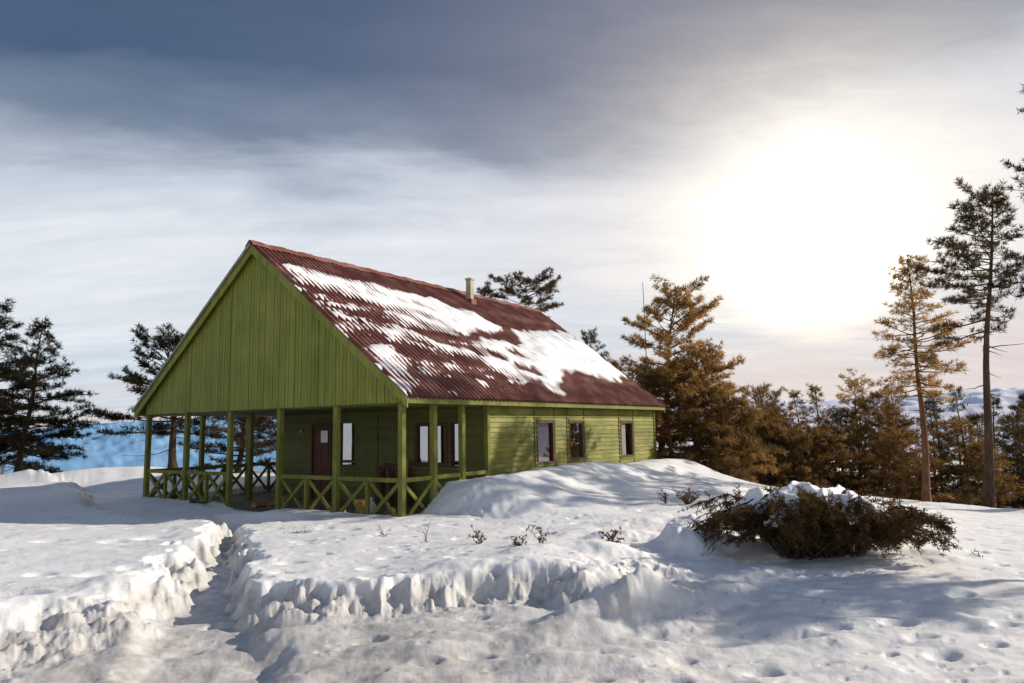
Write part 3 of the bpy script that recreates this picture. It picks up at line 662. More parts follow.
def roof_snow():
    dv = PITCH/6; v = np.arange(-FO-.05, L+BO+.06, dv); s = np.arange(.5, SLEN+.02, .045)
    V, S = np.meshgrid(v, s)
    # ragged edge: tongues run down the troughs
    wv = V+.07*perlin(V*3, S*2, 71)+.04*perlin(V*9, S*6, 72); ws = S+.16*perlin(V*2.1, S*1.0, 73)+.12*perlin(V*7, S*1.5, 74)+.05*np.cos(2*math.pi*V/PITCH)
    best = np.full(V.shape, -9.)
    for k, poly in enumerate(SNOW_AREAS):
        best = np.maximum(best, sd_poly(wv, ws, [(a, b*SLEN) for a, b in poly]))
    sc = .26*(perlin(V*1.0, S*2.1, 78)+.55*perlin(V*2.6, S*4.6, 79)-.13)-.3*sstep(6.0, 7.8, V)-.3*sstep(6.3, 6.8, S)-.3*sstep(2.6, 1.6, S)
    best = np.maximum(best, sc)
    for poly in HOLES: best = np.minimum(best, -sd_poly(wv, ws, [(a, b*SLEN) for a, b in poly]))
    best = best+.055
    th = .102*(1-np.exp(-np.maximum(best, 0)/.11))+.15*sstep(.1, 1.2, best)*sstep(4.5, 9, V)
    thin = .45+.55*sstep(3, 6.5, V+.6*perlin(V*.7, S*.7, 77))
    stripes = sstep(.1, .9, S-0)*0
    off = roof_wave(V, S)
    trough = -AMP+.012*(S/1.46-np.floor(S/1.46))
    level = trough-.012+th*(.75+.35*perlin(V*1.6, S*1.6, 75))*(.78+.22*thin)+.006*perlin(V*8, S*8, 76)
    # snow keeps a memory of the waves below it
    top = level+.52*(off-trough)*np.exp(-th/.13)
    keep = (best > -.03)
    top = np.where(keep, top, trough-.02)
    P = roof_pt(1, V, S, top)
    n1, n2 = V.shape; i = np.arange(n1-1)[:, None]*n2+np.arange(n2-1)[None, :]
    q = np.stack([i, i+n2, i+n2+1, i+1], -1).reshape(-1, 4)
    above = (top > off-.004).ravel()
    ok = above[q].any(1) & keep.ravel()[q].any(1)
    q = q[ok]; used = np.unique(q); mp = np.full(len(P), -1); mp[used] = np.arange(len(used))
    me = np_mesh('roof_snow', P[used], mp[q], True)
    o = link('roof_snow', me, M['snow_roof'])
    o.location = (HX, HY, 0); o.rotation_euler = (0, 0, -TH)
    tag(o, 'thin half melted snow lying in patches on the red corrugated roof', 'snow', kind='stuff')
roof_snow()

# things on the porch
def at_house(u, v, z=0): x, y = house_xy(u, v); return (x, y, z)
f = MB(); f.add([(-.105, 0, -.135), (.105, 0, -.135), (.105, -.004, .135), (-.105, -.004, .135)], [(0, 1, 2, 3)])
f.add([(-.105, .002, -.135), (.105, .002, -.135), (.105, .002, .135), (-.105, .002, .135)], [(3, 2, 1, 0)])
o = f.build('paper_notice', M['paper']); o.scale = (1.5, 1, 1.35); o.location = at_house(6.36, PV-.022, 1.74); o.rotation_euler = (0, 0, -TH)
tag(o, 'white sheet of paper fixed to the brown porch door', 'notice')

def log(name, u, v, z, length, r, az, tilt, m, label, group=None, sides=7, seed=0):
    rr = random.Random(seed); vs = []; fs = []
    ring = [(r*rr.uniform(.75, 1.1)*math.cos(2*math.pi*k/sides), r*rr.uniform(.75, 1.1)*math.sin(2*math.pi*k/sides)) for k in range(sides)]
    for q in range(4):
        zz = length*q/3
        for a, b in ring: vs.append((a*rr.uniform(.96, 1.04), b*rr.uniform(.96, 1.04), zz))
    for q in range(3):
        for k in range(sides): fs.append((q*sides+k, q*sides+(k+1) % sides, (q+1)*sides+(k+1) % sides, (q+1)*sides+k))
    f = MB(); f.add(vs, fs+[tuple(range(sides-1, -1, -1)), tuple(3*sides+k for k in range(sides))])
    o = f.build(name, m, None, .004); o.location = at_house(u, v, z); o.rotation_euler = (tilt, 0, az-TH)
    return tag(o, label, 'firewood', group)
SL_L = 'long dark slab of firewood leaning upright against the porch wall'
for k, (u, dv, ln, r) in enumerate([(3.72, 0, 1.08, .075), (3.55, .05, 1.16, .09), (3.37, 0, 1.1, .08), (3.18, .06, 1.14, .10), (2.98, 0, 1.12, .085), (3.46, -.18, 1.0, .08), (3.10, -.2, .98, .085)]):
    log('firewood_slab', u, PV-.32+dv, -.19, ln, r, .1*k, -.10, M['wood_old'], SL_L, 'firewood slabs leaning on the porch wall', 6, k)
log('firewood_log', 2.72, PV-.30, -.19, 1.27, .10, 0, -.08, M['wood_split'], 'tallest pale log leaning upright against the porch wall')
FL = 'split orange log lying on the porch floor behind the railing'
for k, (u, v, z, ln, r, az) in enumerate([(5.9, .75, -.10, .5, .09, .3), (5.3, .85, -.11, .45, .08, 1.2), (3.9, .6, -.11, .42, .08, .2), (6.2, 1.2, -.1, .5, .09, 1.5), (2.6, .7, -.1, .5, .09, .5)]):
    log('firewood_log', u, v, z, ln, r, az, 1.5, M['wood_split'], FL, 'split logs scattered on the porch floor', 5, 20+k)
log('firewood_log', 4.75, .55, -.19, .40, .12, .4, .12, M['wood_split'], 'short orange log standing on end behind the second railing post', None, 5, 31)
log('firewood_log', 1.75, .42, -.14, .42, .14, .8, .35, M['wood_split'], 'large orange split log tilted beside a pale plastic jug', None, 5, 33)
log('firewood_log', 1.05, .5, -.05, .55, .05, 1.25, 1.35, M['wood_split'], 'flat pale offcut propped low behind the corner of the porch railing', None, 4, 35)
jg = thing('plastic_jug', 'pale green plastic jug standing behind the porch railing', 'jug', at_house(1.62, .62, -.2), -TH)
f = MB(); f.tube([(0,0,0),(0,0,.03),(0,0,.30),(0,0,.38),(0,0,.43)], [.11, .125, .125, .09, .05], 14); f.build('body', M['plastic'], jg, smooth=False)
f = MB(); f.tube([(0,0,.431),(0,0,.50)], [.05, .05], 12); f.build('cap', M['stake'], jg)
f = MB(); f.tube([(.08,0,.36),(.15,0,.34),(.16,0,.24),(.12,0,.2)], .014, 6); f.build('handle', M['plastic'], jg)

# dark board by the entry, stake on the left, mast behind
x, y = at_house(7.0, -.55)[:2]; z = gz(x, y)
f = MB(); f.beam((-.26, 0, .035), (.26, .03, .02), .16, .022); f.beam((-.30, .02, .06), (-.05, .0, .05), .03, .03)
o = f.build('board', M['board_dark'], None, .006); o.location = (x, y, z+.01); o.rotation_euler = (.08, 0, -.25)
tag(o, 'short dark board lying on the snow at the porch entrance', 'board')
x, y = -22.0, 30.3; z = gz(x, y)
f = MB(); f.box(-.055, .055, -.055, .055, -.3, .80); f.add([(-.055,-.055,.801),(.055,-.055,.801),(.055,.055,.801),(-.055,.055,.801),(0,0,.86)], [(0,1,4),(1,2,4),(2,3,4),(3,0,4)])
o = f.build('marker_post', M['stake'], None, .008); o.location = (x, y, z); o.rotation_euler = (0, .05, .2)
tag(o, 'short white marker post in the snow beside the left pines', 'post')
x, y = 5.98, 31.0; z = gz(x, y)
ms = thing('antenna_mast', 'thin bare mast rising through the pine behind the cabin', 'mast', (x, y, z))
f = MB(); f.tube([(0, 0, -.5), (0, 0, 5.2), (.02, 0, 5.3)], [.07, .06, .04], 8); f.build('pole', M['steel'], ms)
f = MB(); f.tube([(.02, 0, 5.28), (.0, 0, 8.35-z)], [.022, .014], 6); f.build('antenna_rod', M['steel'], ms)

# ------------------------------------------------------------------ trees
def tufts_mesh(name, pos, dirs, rad, K, seed, width=.16, up=.35):
    """needle tufts: K thin blades fan out of every point"""
    r = np.random.default_rng(seed); n = len(pos)
    pos = np.repeat(np.asarray(pos), K, 0); dirs = np.repeat(np.asarray(dirs), K, 0); rad = np.repeat(np.asarray(rad), K)
    d = r.normal(size=(n*K, 3)); d /= np.linalg.norm(d, axis=1)[:, None]
    d = d+dirs*.75; d[:, 2] += up; d /= np.linalg.norm(d, axis=1)[:, None]
    q = r.normal(size=(n*K, 3)); side = np.cross(d, q); side /= np.linalg.norm(side, axis=1)[:, None]+1e-9
    ln = rad*r.uniform(.6, 1.15, n*K)
    st = pos+d*(ln*.05)[:, None]
    wd = (ln*width)[:, None]*side
    v = np.empty((n*K, 3, 3), np.float32); v[:, 0] = st-wd*.5+d*(ln*.30)[:, None]; v[:, 1] = st+wd*.5+d*(ln*.30)[:, None]; v[:, 2] = st+d*ln[:, None]
    # diamond blade: root, two shoulders, tip
    vv = np.empty((n*K, 4, 3), np.float32); vv[:, 0] = st; vv[:, 1] = v[:, 1]; vv[:, 2] = v[:, 2]; vv[:, 3] = v[:, 0]
    f = np.arange(n*K*4, dtype=np.int32).reshape(-1, 4)
    return np_mesh(name, vv.reshape(-1, 3), f)

def segs_mesh(name, segs, trunk_pts, trunk_r, n=4):
    """tapered branch segments plus the trunk as one mesh"""
    mb = MB(); mb.tube(trunk_pts, trunk_r, 9)
    tv = np.array(mb.v, np.float32); tf = [f for f in mb.f if len(f) == 4]
    S = np.array([[*a, *b, ra, rb] for a, b, ra, rb in segs], np.float64)
    if len(S):
        a, b, ra, rb = S[:, :3], S[:, 3:6], S[:, 6:7], S[:, 7:8]
        t = b-a; t /= np.linalg.norm(t, axis=1)[:, None]+1e-9
        ref = np.where(np.abs(t[:, 2:3]) < .9, np.array([[0, 0, 1.]]), np.array([[1., 0, 0]]))
        x = np.cross(t, ref); x /= np.linalg.norm(x, axis=1)[:, None]+1e-9; y = np.cross(t, x)
        vs = []
        for p, r in ((a, ra), (b, rb)):
            for k in range(n):
                g = 2*math.pi*k/n; vs.append(p+x*(math.cos(g)*r)+y*(math.sin(g)*r))
        vs = np.stack(vs, 1).reshape(-1, 3)
        off = (np.arange(len(S))*2*n)[:, None, None]+len(tv)
        fc = np.array([[k, (k+1) % n, n+(k+1) % n, n+k] for k in range(n)])[None]
        allv = np.vstack([tv, vs]); allf = np.vstack([np.array(tf), (off+fc).reshape(-1, 4)])
    else: allv, allf = tv, np.array(tf)
    return np_mesh(name, allv, allf, False)

def pine(name, label, cat, x, y, height, group=None, seed=0, lo=.3, spread=2.0, shape='cone', lean=(0, 0), nl=40, tr=.14, fol=F_MID, bark='bark',
         pad=.5, tuft=.17, K=9, dens=1.0, droop=0.0, side=None, dead=4, topz=None, bend=.15, clump=.3, width=.16):
    """a pine or fir: tapered bent trunk, limbs with side twigs, needle tufts on the twigs"""
    rr = random.Random(seed*7+1)
    tuft *= 1.22; K = int(K*1.6); width *= .72; dens *= 1.15; nl = int(nl*1.4)
    z = gz(x, y)-.1
    if topz is not None: height = topz-z
    root = thing(name, label, cat, (x, y, z), 0, group)
    npt = 12; bx = rr.uniform(-1, 1)*bend; by = rr.uniform(-1, 1)*bend
    def tp(t):
        return Vector((lean[0]*t+bx*math.sin(t*3.3)+.04*math.sin(t*11+seed), lean[1]*t+by*math.sin(t*2.7+1)-by*math.sin(1), height*t))
    tpts = [tp(i/(npt-1)) for i in range(npt)]
    trad = [tr*(1-.88*(i/(npt-1))**.9)*(1.35 if i == 0 else 1) for i in range(npt)]
    segs = []; P = []; Dd = []; Rd = []
    ga = rr.uniform(0, 6.28)
    def limb(t, az, ln, pitch, curve, leafy=True, r0=None):
        r0 = r0 or max(.012, tr*.30*(1-.6*t)*min(1, ln/1.2))
        p = tp(t); n = 6; d0 = Vector((math.cos(az), math.sin(az), 0)); pts = [p]
        wob = rr.uniform(-.35, .35)
        for i in range(1, n+1):
            s = i/n; pa = pitch+curve*s
            dd = Vector((math.cos(az+wob*s), math.sin(az+wob*s), 0))*math.cos(pa)+Vector((0, 0, math.sin(pa)))
            pts.append(pts[-1]+dd*(ln/n)+Vector((rr.uniform(-1, 1), rr.uniform(-1, 1), rr.uniform(-1, 1)))*ln*.025)
        for i in range(n): segs.append((pts[i], pts[i+1], r0*(1-.8*i/n), r0*(1-.8*(i+1)/n)))
        if not leafy: 
            if rr.random() < .7:
                q = pts[3]; e = q+Vector((rr.uniform(-.4, .4), rr.uniform(-.4, .4), rr.uniform(-.1, .3)))*ln*.6; segs.append((q, e, r0*.4, r0*.1))
            return
        m = max(3, int(ln/.17*dens))
        for k in range(m):
            s = pad_start+(1-pad_start)*(k+rr.random())/m
            i = min(n-1, int(s*n)); q = pts[i].lerp(pts[i+1], s*n-i); t_ = (pts[i+1]-pts[i]).normalized()
            sl = (.16+.42*ln*(1-s)*pad*1.6+.12*rr.random())*rr.uniform(.6, 1.2)
            ang = rr.choice((-1, 1))*rr.uniform(.5, 1.25)
            sd = Vector((t_.x*math.cos(ang)-t_.y*math.sin(ang), t_.x*math.sin(ang)+t_.y*math.cos(ang), t_.z*.4+rr.uniform(-.1, .40))).normalized()
            e = q+sd*sl
            segs.append((q, e, max(.006, r0*.28), .004))
            c = max(1, int(sl/.13*dens))
            for g in range(c):
                w = (g+1)/c
                P.append(q.lerp(e, w)+Vector((rr.gauss(0, 1), rr.gauss(0, 1), rr.gauss(0, .6)))*.035); Dd.append(sd); Rd.append(tuft*rr.uniform(.7, 1.25))
        P.append(pts[-1]); Dd.append((pts[-1]-pts[-2]).normalized()); Rd.append(tuft*1.2)
    pad_start = clump
    k = 0
    while k < nl:
        whorl = rr.choice((3, 4, 5)) if shape != 'open' else rr.choice((1, 2, 3))
        u = (k+.5)/nl; u = u if shape == 'cone' else u**.85
        for w in range(whorl):
            tt = min(.995, lo+(1-lo)*min(1, u+rr.uniform(-.012, .012)))
            q = max(0.0, (tt-lo)/(1-lo))
            if shape == 'cone': pr = (1-q)**.85+.06
            elif shape == 'dome': pr = math.sqrt(max(0, 1-(q*1.0)**2.2))*(.55+.45*min(1, q*3))+.10
            elif shape == 'flat': pr = .45+.55*q if q < .8 else 1.0-.5*(q-.8)/.2
            elif shape == 'column': pr = (.75+.25*math.sin(q*9+seed))*(1-.75*q**3)
            else: pr = (.35+.65*abs(math.sin(q*8+seed*1.3)))*(1-.45*q**2)
            ga += 2.399+rr.uniform(-.5, .5)
            if side is not None:
                pr *= .55+.6*max(-.3, math.cos(ga-side))
            ln = max(.14, spread*pr*rr.uniform(.55, 1.2))
            if rr.random() < .08: ln *= .4
            pitch = (-.25+.9*q)*(1 if shape != 'flat' else .8)-droop+rr.uniform(-.15, .15)
            limb(tt, ga, ln, pitch, rr.uniform(.0, .45)-droop*.4)
        k += whorl
    for _ in range(5): limb(rr.uniform(.93, .995), rr.uniform(0, 6.28), .22+.06*spread, .9, .2)
    for _ in range(dead): limb(rr.uniform(lo*.45, lo+.06), rr.uniform(0, 6.28), spread*rr.uniform(.3, .7), rr.uniform(-.5, .1), rr.uniform(-.2, .3), False, .02)
    link('trunk', segs_mesh('trunk', segs, tpts, trad), M[bark], root)
    link('crown', tufts_mesh('crown', np.array([tuple(p) for p in P]), np.array([tuple(d) for d in Dd]), np.array(Rd), K, seed, width), fol, root)
    return root

GL_ = 'pines at the left edge of the hilltop'
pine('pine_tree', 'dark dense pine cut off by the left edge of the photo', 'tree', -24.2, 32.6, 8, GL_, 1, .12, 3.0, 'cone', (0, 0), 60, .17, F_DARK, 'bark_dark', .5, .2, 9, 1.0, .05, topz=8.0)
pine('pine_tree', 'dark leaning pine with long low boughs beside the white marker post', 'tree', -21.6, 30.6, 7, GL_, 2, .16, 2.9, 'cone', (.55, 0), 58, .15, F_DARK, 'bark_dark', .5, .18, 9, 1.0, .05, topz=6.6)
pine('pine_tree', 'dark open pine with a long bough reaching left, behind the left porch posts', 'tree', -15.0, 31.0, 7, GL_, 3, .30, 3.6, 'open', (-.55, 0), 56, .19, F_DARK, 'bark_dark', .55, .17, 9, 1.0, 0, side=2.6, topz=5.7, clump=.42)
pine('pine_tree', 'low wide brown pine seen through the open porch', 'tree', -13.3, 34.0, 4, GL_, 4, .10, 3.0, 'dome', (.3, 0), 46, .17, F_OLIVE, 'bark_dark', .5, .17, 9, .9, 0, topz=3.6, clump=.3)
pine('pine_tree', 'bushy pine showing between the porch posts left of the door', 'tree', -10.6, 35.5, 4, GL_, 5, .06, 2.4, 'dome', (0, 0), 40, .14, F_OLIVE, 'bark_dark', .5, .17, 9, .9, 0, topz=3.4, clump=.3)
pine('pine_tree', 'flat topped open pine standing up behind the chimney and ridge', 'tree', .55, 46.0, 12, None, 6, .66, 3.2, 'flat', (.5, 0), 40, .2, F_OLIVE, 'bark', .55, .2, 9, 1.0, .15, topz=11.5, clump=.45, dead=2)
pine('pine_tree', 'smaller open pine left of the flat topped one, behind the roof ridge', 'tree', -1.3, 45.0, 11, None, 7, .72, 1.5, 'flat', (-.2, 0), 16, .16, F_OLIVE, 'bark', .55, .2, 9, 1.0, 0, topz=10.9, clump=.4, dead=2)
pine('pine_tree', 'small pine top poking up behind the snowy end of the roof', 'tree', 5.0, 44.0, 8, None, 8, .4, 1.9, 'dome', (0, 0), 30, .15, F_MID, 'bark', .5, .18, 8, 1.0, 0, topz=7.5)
pine('pine_tree', 'tall glowing pine with an uneven crown right of the cabin', 'tree', 6.5, 31.6, 10, None, 9, .30, 3.3, 'open', (1.0, .2), 46, .2, F_PAINTED_GLOW, 'bark_warm', .55, .18, 10, 1.05, .02, topz=7.7, clump=.45, bend=.4, dead=3)
pine('pine_tree', 'orange brown pine with a forked side bough, right of the tall glowing pine', 'tree', 7.9, 30.6, 7, None, 10, .18, 2.3, 'dome', (.2, 0), 54, .15, F_PAINTED_GLOW, 'bark_warm', .5, .17, 10, 1.0, .05, topz=5.0)
pine('pine_tree', 'dense brown pine close behind the far corner of the cabin', 'tree', 6.4, 29.2, 6, None, 11, .08, 2.2, 'dome', (0, 0), 60, .15, F_PAINTED_HAZE, 'bark_warm', .5, .17, 10, 1.0, .05, topz=3.9)
pine('pine_tree', 'low brown pine at the foot of the snow drift', 'tree', 8.8, 29.0, 5, None, 12, .04, 2.0, 'dome', (0, 0), 56, .13, F_PAINTED_HAZE, 'bark_warm', .5, .17, 10, 1.0, .05, topz=2.6)
pine('pine_tree', 'dark brown pine against the roof end below the mast', 'tree', 5.2, 33.5, 7, None, 13, .1, 2.4, 'dome', (0, 0), 44, .15, F_PAINTED_HAZE, 'bark_warm', .5, .17, 9, .9, .05, topz=4.7)
GR = 'firs and pines along the slope on the right'
row = [  # px-derived places: x, y, top z, spread, shape, foliage, label
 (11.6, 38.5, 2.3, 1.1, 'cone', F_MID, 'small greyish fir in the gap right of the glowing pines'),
 (13.2, 36.5, 3.45, 2.0, 'dome', F_PAINTED_HAZE, 'rounded brown pine with a narrow pointed top left of the thin fir'),
 (12.4, 35.0, 2.0, 2.0, 'dome', F_PAINTED_HAZE, 'low brown pine behind the left end of the snowy bush'),
 (16.1, 39.5, 3.3, 1.5, 'cone', F_PAINTED_HAZE, 'slim straight brown fir left of the twin pointed firs'),
 (17.2, 39.0, 3.75, 1.8, 'cone', F_PAINTED_HAZE, 'broad pointed brown fir above the middle of the snowy bush'),
 (15.1, 34.6, 1.4, 1.8, 'dome', F_PAINTED_HAZE, 'low brown fir just behind the top of the snowy bush'),
 (17.7, 36.5, 3.8, 2.3, 'open', F_PAINTED_GLOW, 'straggly orange pine with a leaning top left of the first tall pine'),
 (18.6, 35.6, 3.0, 2.0, 'dome', F_PAINTED_HAZE, 'dense brown pine close left of the first tall pine'),
 (19.6, 36.0, 3.5, 1.9, 'open', F_PAINTED_HAZE, 'ragged brown pine behind the first tall pine'),
 (17.4, 31.5, 1.2, 1.8, 'dome', F_PAINTED_HAZE, 'low dark brown pine at the foot of the first tall pine'),
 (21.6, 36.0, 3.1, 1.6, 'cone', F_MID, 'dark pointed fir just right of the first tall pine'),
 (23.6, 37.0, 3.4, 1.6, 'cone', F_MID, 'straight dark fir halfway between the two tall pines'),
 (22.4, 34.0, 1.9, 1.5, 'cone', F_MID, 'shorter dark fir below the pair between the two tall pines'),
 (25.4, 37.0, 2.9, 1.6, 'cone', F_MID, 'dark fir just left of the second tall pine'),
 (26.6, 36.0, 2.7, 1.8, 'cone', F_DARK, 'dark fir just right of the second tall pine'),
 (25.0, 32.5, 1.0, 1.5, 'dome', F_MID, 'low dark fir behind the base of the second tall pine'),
 (14.3, 38.5, 2.6, 1.8, 'dome', F_PAINTED_HAZE, 'leafy brown pine filling the gap behind the thin straight fir'),
 (11.2, 35.5, 1.6, 1.7, 'dome', F_PAINTED_HAZE, 'low brown pine between the glowing pines and the rounded pine'),
 (13.6, 33.8, 1.2, 1.7, 'dome', F_PAINTED_HAZE, 'low bushy brown pine behind the left half of the snowy bush'),
 (19.0, 38.5, 2.9, 1.9, 'cone', F_PAINTED_HAZE, 'brown fir mostly hidden behind the first tall pine trunk'),
 (16.3, 35.5, 2.2, 1.9, 'dome', F_PAINTED_HAZE, 'bushy brown pine standing before the broad pointed fir'),
 (20.4, 37.5, 2.4, 1.8, 'dome', F_PAINTED_HAZE, 'brown pine a little right of the first tall pine trunk'),
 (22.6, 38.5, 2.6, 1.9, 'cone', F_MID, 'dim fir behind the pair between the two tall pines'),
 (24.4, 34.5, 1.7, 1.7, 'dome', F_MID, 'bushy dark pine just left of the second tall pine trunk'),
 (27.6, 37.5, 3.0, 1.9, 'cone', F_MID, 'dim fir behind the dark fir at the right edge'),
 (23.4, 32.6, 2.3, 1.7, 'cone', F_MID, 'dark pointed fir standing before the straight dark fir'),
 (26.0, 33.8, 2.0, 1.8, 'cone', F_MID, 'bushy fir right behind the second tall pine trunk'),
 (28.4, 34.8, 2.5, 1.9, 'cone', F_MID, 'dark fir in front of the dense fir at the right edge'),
 (21.3, 33.6, 1.6, 1.7, 'dome', F_PAINTED_HAZE, 'rounded brown pine just right of the first tall pine base'),
 (20.6, 31.0, .6, 1.3, 'dome', F_PAINTED_HAZE, 'low brown fir between the bases of the two tall pines'),
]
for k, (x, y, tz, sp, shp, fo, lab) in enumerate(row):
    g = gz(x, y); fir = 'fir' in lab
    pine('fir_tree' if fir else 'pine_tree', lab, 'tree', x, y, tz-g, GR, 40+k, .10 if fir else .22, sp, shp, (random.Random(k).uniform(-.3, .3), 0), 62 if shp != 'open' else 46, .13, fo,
         'bark_warm' if fo in (F_PAINTED_HAZE, F_PAINTED_GLOW) else 'bark', .42, .17, 8, .95, .12 if fir else .03, topz=tz, clump=.18)
pine('pine_tree', 'first tall pine with glowing orange upper crown and a long bare trunk', 'tree', 14.27, 24.6, 9, None, 80, .46, 1.75, 'column', (.15, 0), 66, .14, F_PAINTED_GLOW, 'bark_warm', .5, .15, 9, 1.0, .08, topz=7.35, clump=.45, dead=9)
pine('pine_tree', 'second tall pine, the tallest whole tree, with dark crown and bare trunk', 'tree', 14.85, 22.3, 10, None, 81, .56, 1.9, 'dome', (1.15, 0), 66, .16, F_OLIVE, 'bark', .55, .15, 9, 1.05, .05, topz=9.2, clump=.42, dead=8, side=2.6)
pine('pine_tree', 'dark pine boughs entering at the right edge above the second tall pine', 'tree', 17.6, 20.4, 12, None, 82, .45, 2.5, 'open', (-.3, 0), 64, .2, F_DARK, 'bark', .55, .15, 9, 1.0, .03, topz=11.6, clump=.35)
pine('fir_tree', 'dark dense fir at the right edge of the photo', 'tree', 18.7, 22.5, 4, None, 83, .10, 1.7, 'cone', (0, 0), 66, .14, F_DARK, 'bark', .45, .15, 9, 1.0, .1, topz=3.3, clump=.15)
pine('pine_tree', 'tall pine beyond the right edge whose shadow falls below the bush', 'tree', 11.7, 9.9, 7, None, 84, .70, 1.05, 'dome', (0, 0), 46, .16, F_DARK, 'bark', .55, .17, 9, 1.0, .03, topz=4.6, clump=.3)

# ------------------------------------------------------------------ the snowy bush
def bush():
    cx, cy = 4.35, 10.35; zc = gz(cx, cy)
    root = thing('juniper_bush', 'wide flattened brown bush pressed down by lumps of snow', 'bush', (cx, cy, zc))
    rr = random.Random(12); segs = []; P = []; Dd = []; Rd = []
    for k in range(175):
        az = rr.uniform(0, 6.28); el = rr.uniform(.05, 1.15)
        ex = 1.25 if math.cos(az) < 0 else 1.22
        rx = ex*abs(math.cos(az))+.75*abs(math.sin(az))
        ln = rx*rr.uniform(.55, 1.0); top = 1.0*rr.uniform(.45, 1.0)*(1-.30*max(0, math.cos(az))-.12*max(0, -math.cos(az)))
        p0 = Vector((rr.uniform(-.5, .5), rr.uniform(-.25, .25), -.05)); pts = [p0]
        n = 7
        for i in range(1, n+1):
            s = i/n; h = top*math.sin(min(1, s*1.25)*math.pi*.62)*(1-.28*max(0, s-.6)/.4*rr.random())
            pts.append(Vector((p0.x+math.cos(az+.15*s*math.sin(k))*ln*s, p0.y+math.sin(az+.15*s*math.sin(k))*ln*s, h))+Vector((rr.gauss(0, .02), rr.gauss(0, .02), rr.gauss(0, .02))))
        for i in range(n): segs.append((pts[i], pts[i+1], .016*(1-.8*i/n), .016*(1-.8*(i+1)/n)))
        for j in range(int(42*ln/1.2)):
            s = .18+.82*rr.random(); i = min(n-1, int(s*n)); q = pts[i].lerp(pts[i+1], s*n-i); t_ = (pts[i+1]-pts[i]).normalized()
            sd = (t_+Vector((rr.gauss(0, .7), rr.gauss(0, .7), rr.gauss(-.25, .5)))).normalized(); e = q+sd*rr.uniform(.08, .26)
            if e.z < -.02: e.z = rr.uniform(0, .06)
            segs.append((q, e, .005, .003))
            for w in (.4, .7, 1.0):
                P.append(q.lerp(e, w)); Dd.append(sd); Rd.append(rr.uniform(.035, .075))
    tr = MB(); 
    link('branch', segs_mesh('branch', segs, [(0, 0, -.1), (.02, 0, .1), (.03, .0, .22)], [.06, .05, .03]), M['twig'], root)
    link('foliage', tufts_mesh('foliage', np.array([tuple(p) for p in P]), np.array([tuple(d) for d in Dd]), np.array(Rd), 9, 5, .20, 0), F_BUSH, root)
    # bare drooping twigs at the left end
    s2 = []
    for k in range(16):
        a = Vector((-1.0-rr.uniform(0, .3), rr.uniform(-.4, .3), .35+rr.uniform(0, .25))); pts = [a]
        for i in range(6): pts.append(pts[-1]+Vector((-.11+rr.gauss(0, .03), rr.gauss(-.02, .04), (.04-.045*i)+rr.gauss(0, .02))))
        for i in range(6):
            s2.append((pts[i], pts[i+1], .009*(1-.12*i), .009*(1-.12*(i+1))))
            e = pts[i+1]+Vector((rr.gauss(-.03, .06), rr.gauss(0, .06), rr.gauss(-.08, .05))); s2.append((pts[i+1], e, .005, .002))
    link('bare_twig', segs_mesh('bare_twig', s2, [(-1.0, 0, .2), (-1.1, 0, .35), (-1.3, 0, .4)], [.012, .011, .008]), M['twig'], root)
    # snow caught on top of the branches: ragged cushions, thickest on the upper left
    xs = np.linspace(-1.45, 1.45, 210); yv = np.linspace(-.8, .8, 120); X, Y = np.meshgrid(xs, yv)
    wxx = X+.08*perlin(X*5, Y*5, 95); wyy = Y+.08*perlin(X*5, Y*5, 96)
    dome = np.clip(1-(wxx/1.38)**2-(wyy/.74)**2, 0, 1)
    top = (.90-.06*(X+.25)**2)*dome**.30
    strand = 1-np.abs(perlin(wxx*2.6+wyy*1.2, wyy*4.2, 93))*2.1
    m = .9*strand+.55*perlin(X*2.3, Y*3.1, 94)-.28+.50*np.exp(-((X+.62)/.55)**2)+.10*np.exp(-((X-.35)/.5)**2)-.30*sstep(.55, 1.0, X)-.55*sstep(-.28, -.6, Y)
    m = np.where(dome > .20, m-.17, -1)
    th = .095*np.sqrt(np.clip(m, 0, 1))*(1+.3*perlin(X*7, Y*7, 97))
    zt = top+.10*perlin(X*3.1, Y*3.1, 98)+th+.02; zb = top+.10*perlin(X*3.1, Y*3.1, 98)-.35*th+.015
    n1, n2 = X.shape; ii = np.arange(n1-1)[:, None]*n2+np.arange(n2-1)[None]
    q = np.stack([ii, ii+1, ii+n2+1, ii+n2], -1).reshape(-1, 4)
    ok = (m.ravel()[q] > 0).any(1); q = q[ok]; nt_ = X.size
    allp = np.vstack([np.column_stack([X.ravel(), Y.ravel(), zt.ravel()]), np.column_stack([X.ravel(), Y.ravel(), zb.ravel()])])
    qf = np.vstack([q, q[:, ::-1]+nt_]); used = np.unique(qf); mp = np.full(len(allp), -1); mp[used] = np.arange(len(used))
    vs = [allp[used]]; fs = [mp[qf]]
    o = link('bush_snow', np_mesh('bush_snow', np.vstack(vs), np.vstack(fs), True), M['snow_bush'])
    o.location = (cx, cy, zc)
    tag(o, 'soft white lumps of snow resting on the flattened brown bush', 'snow', kind='stuff')
bush()

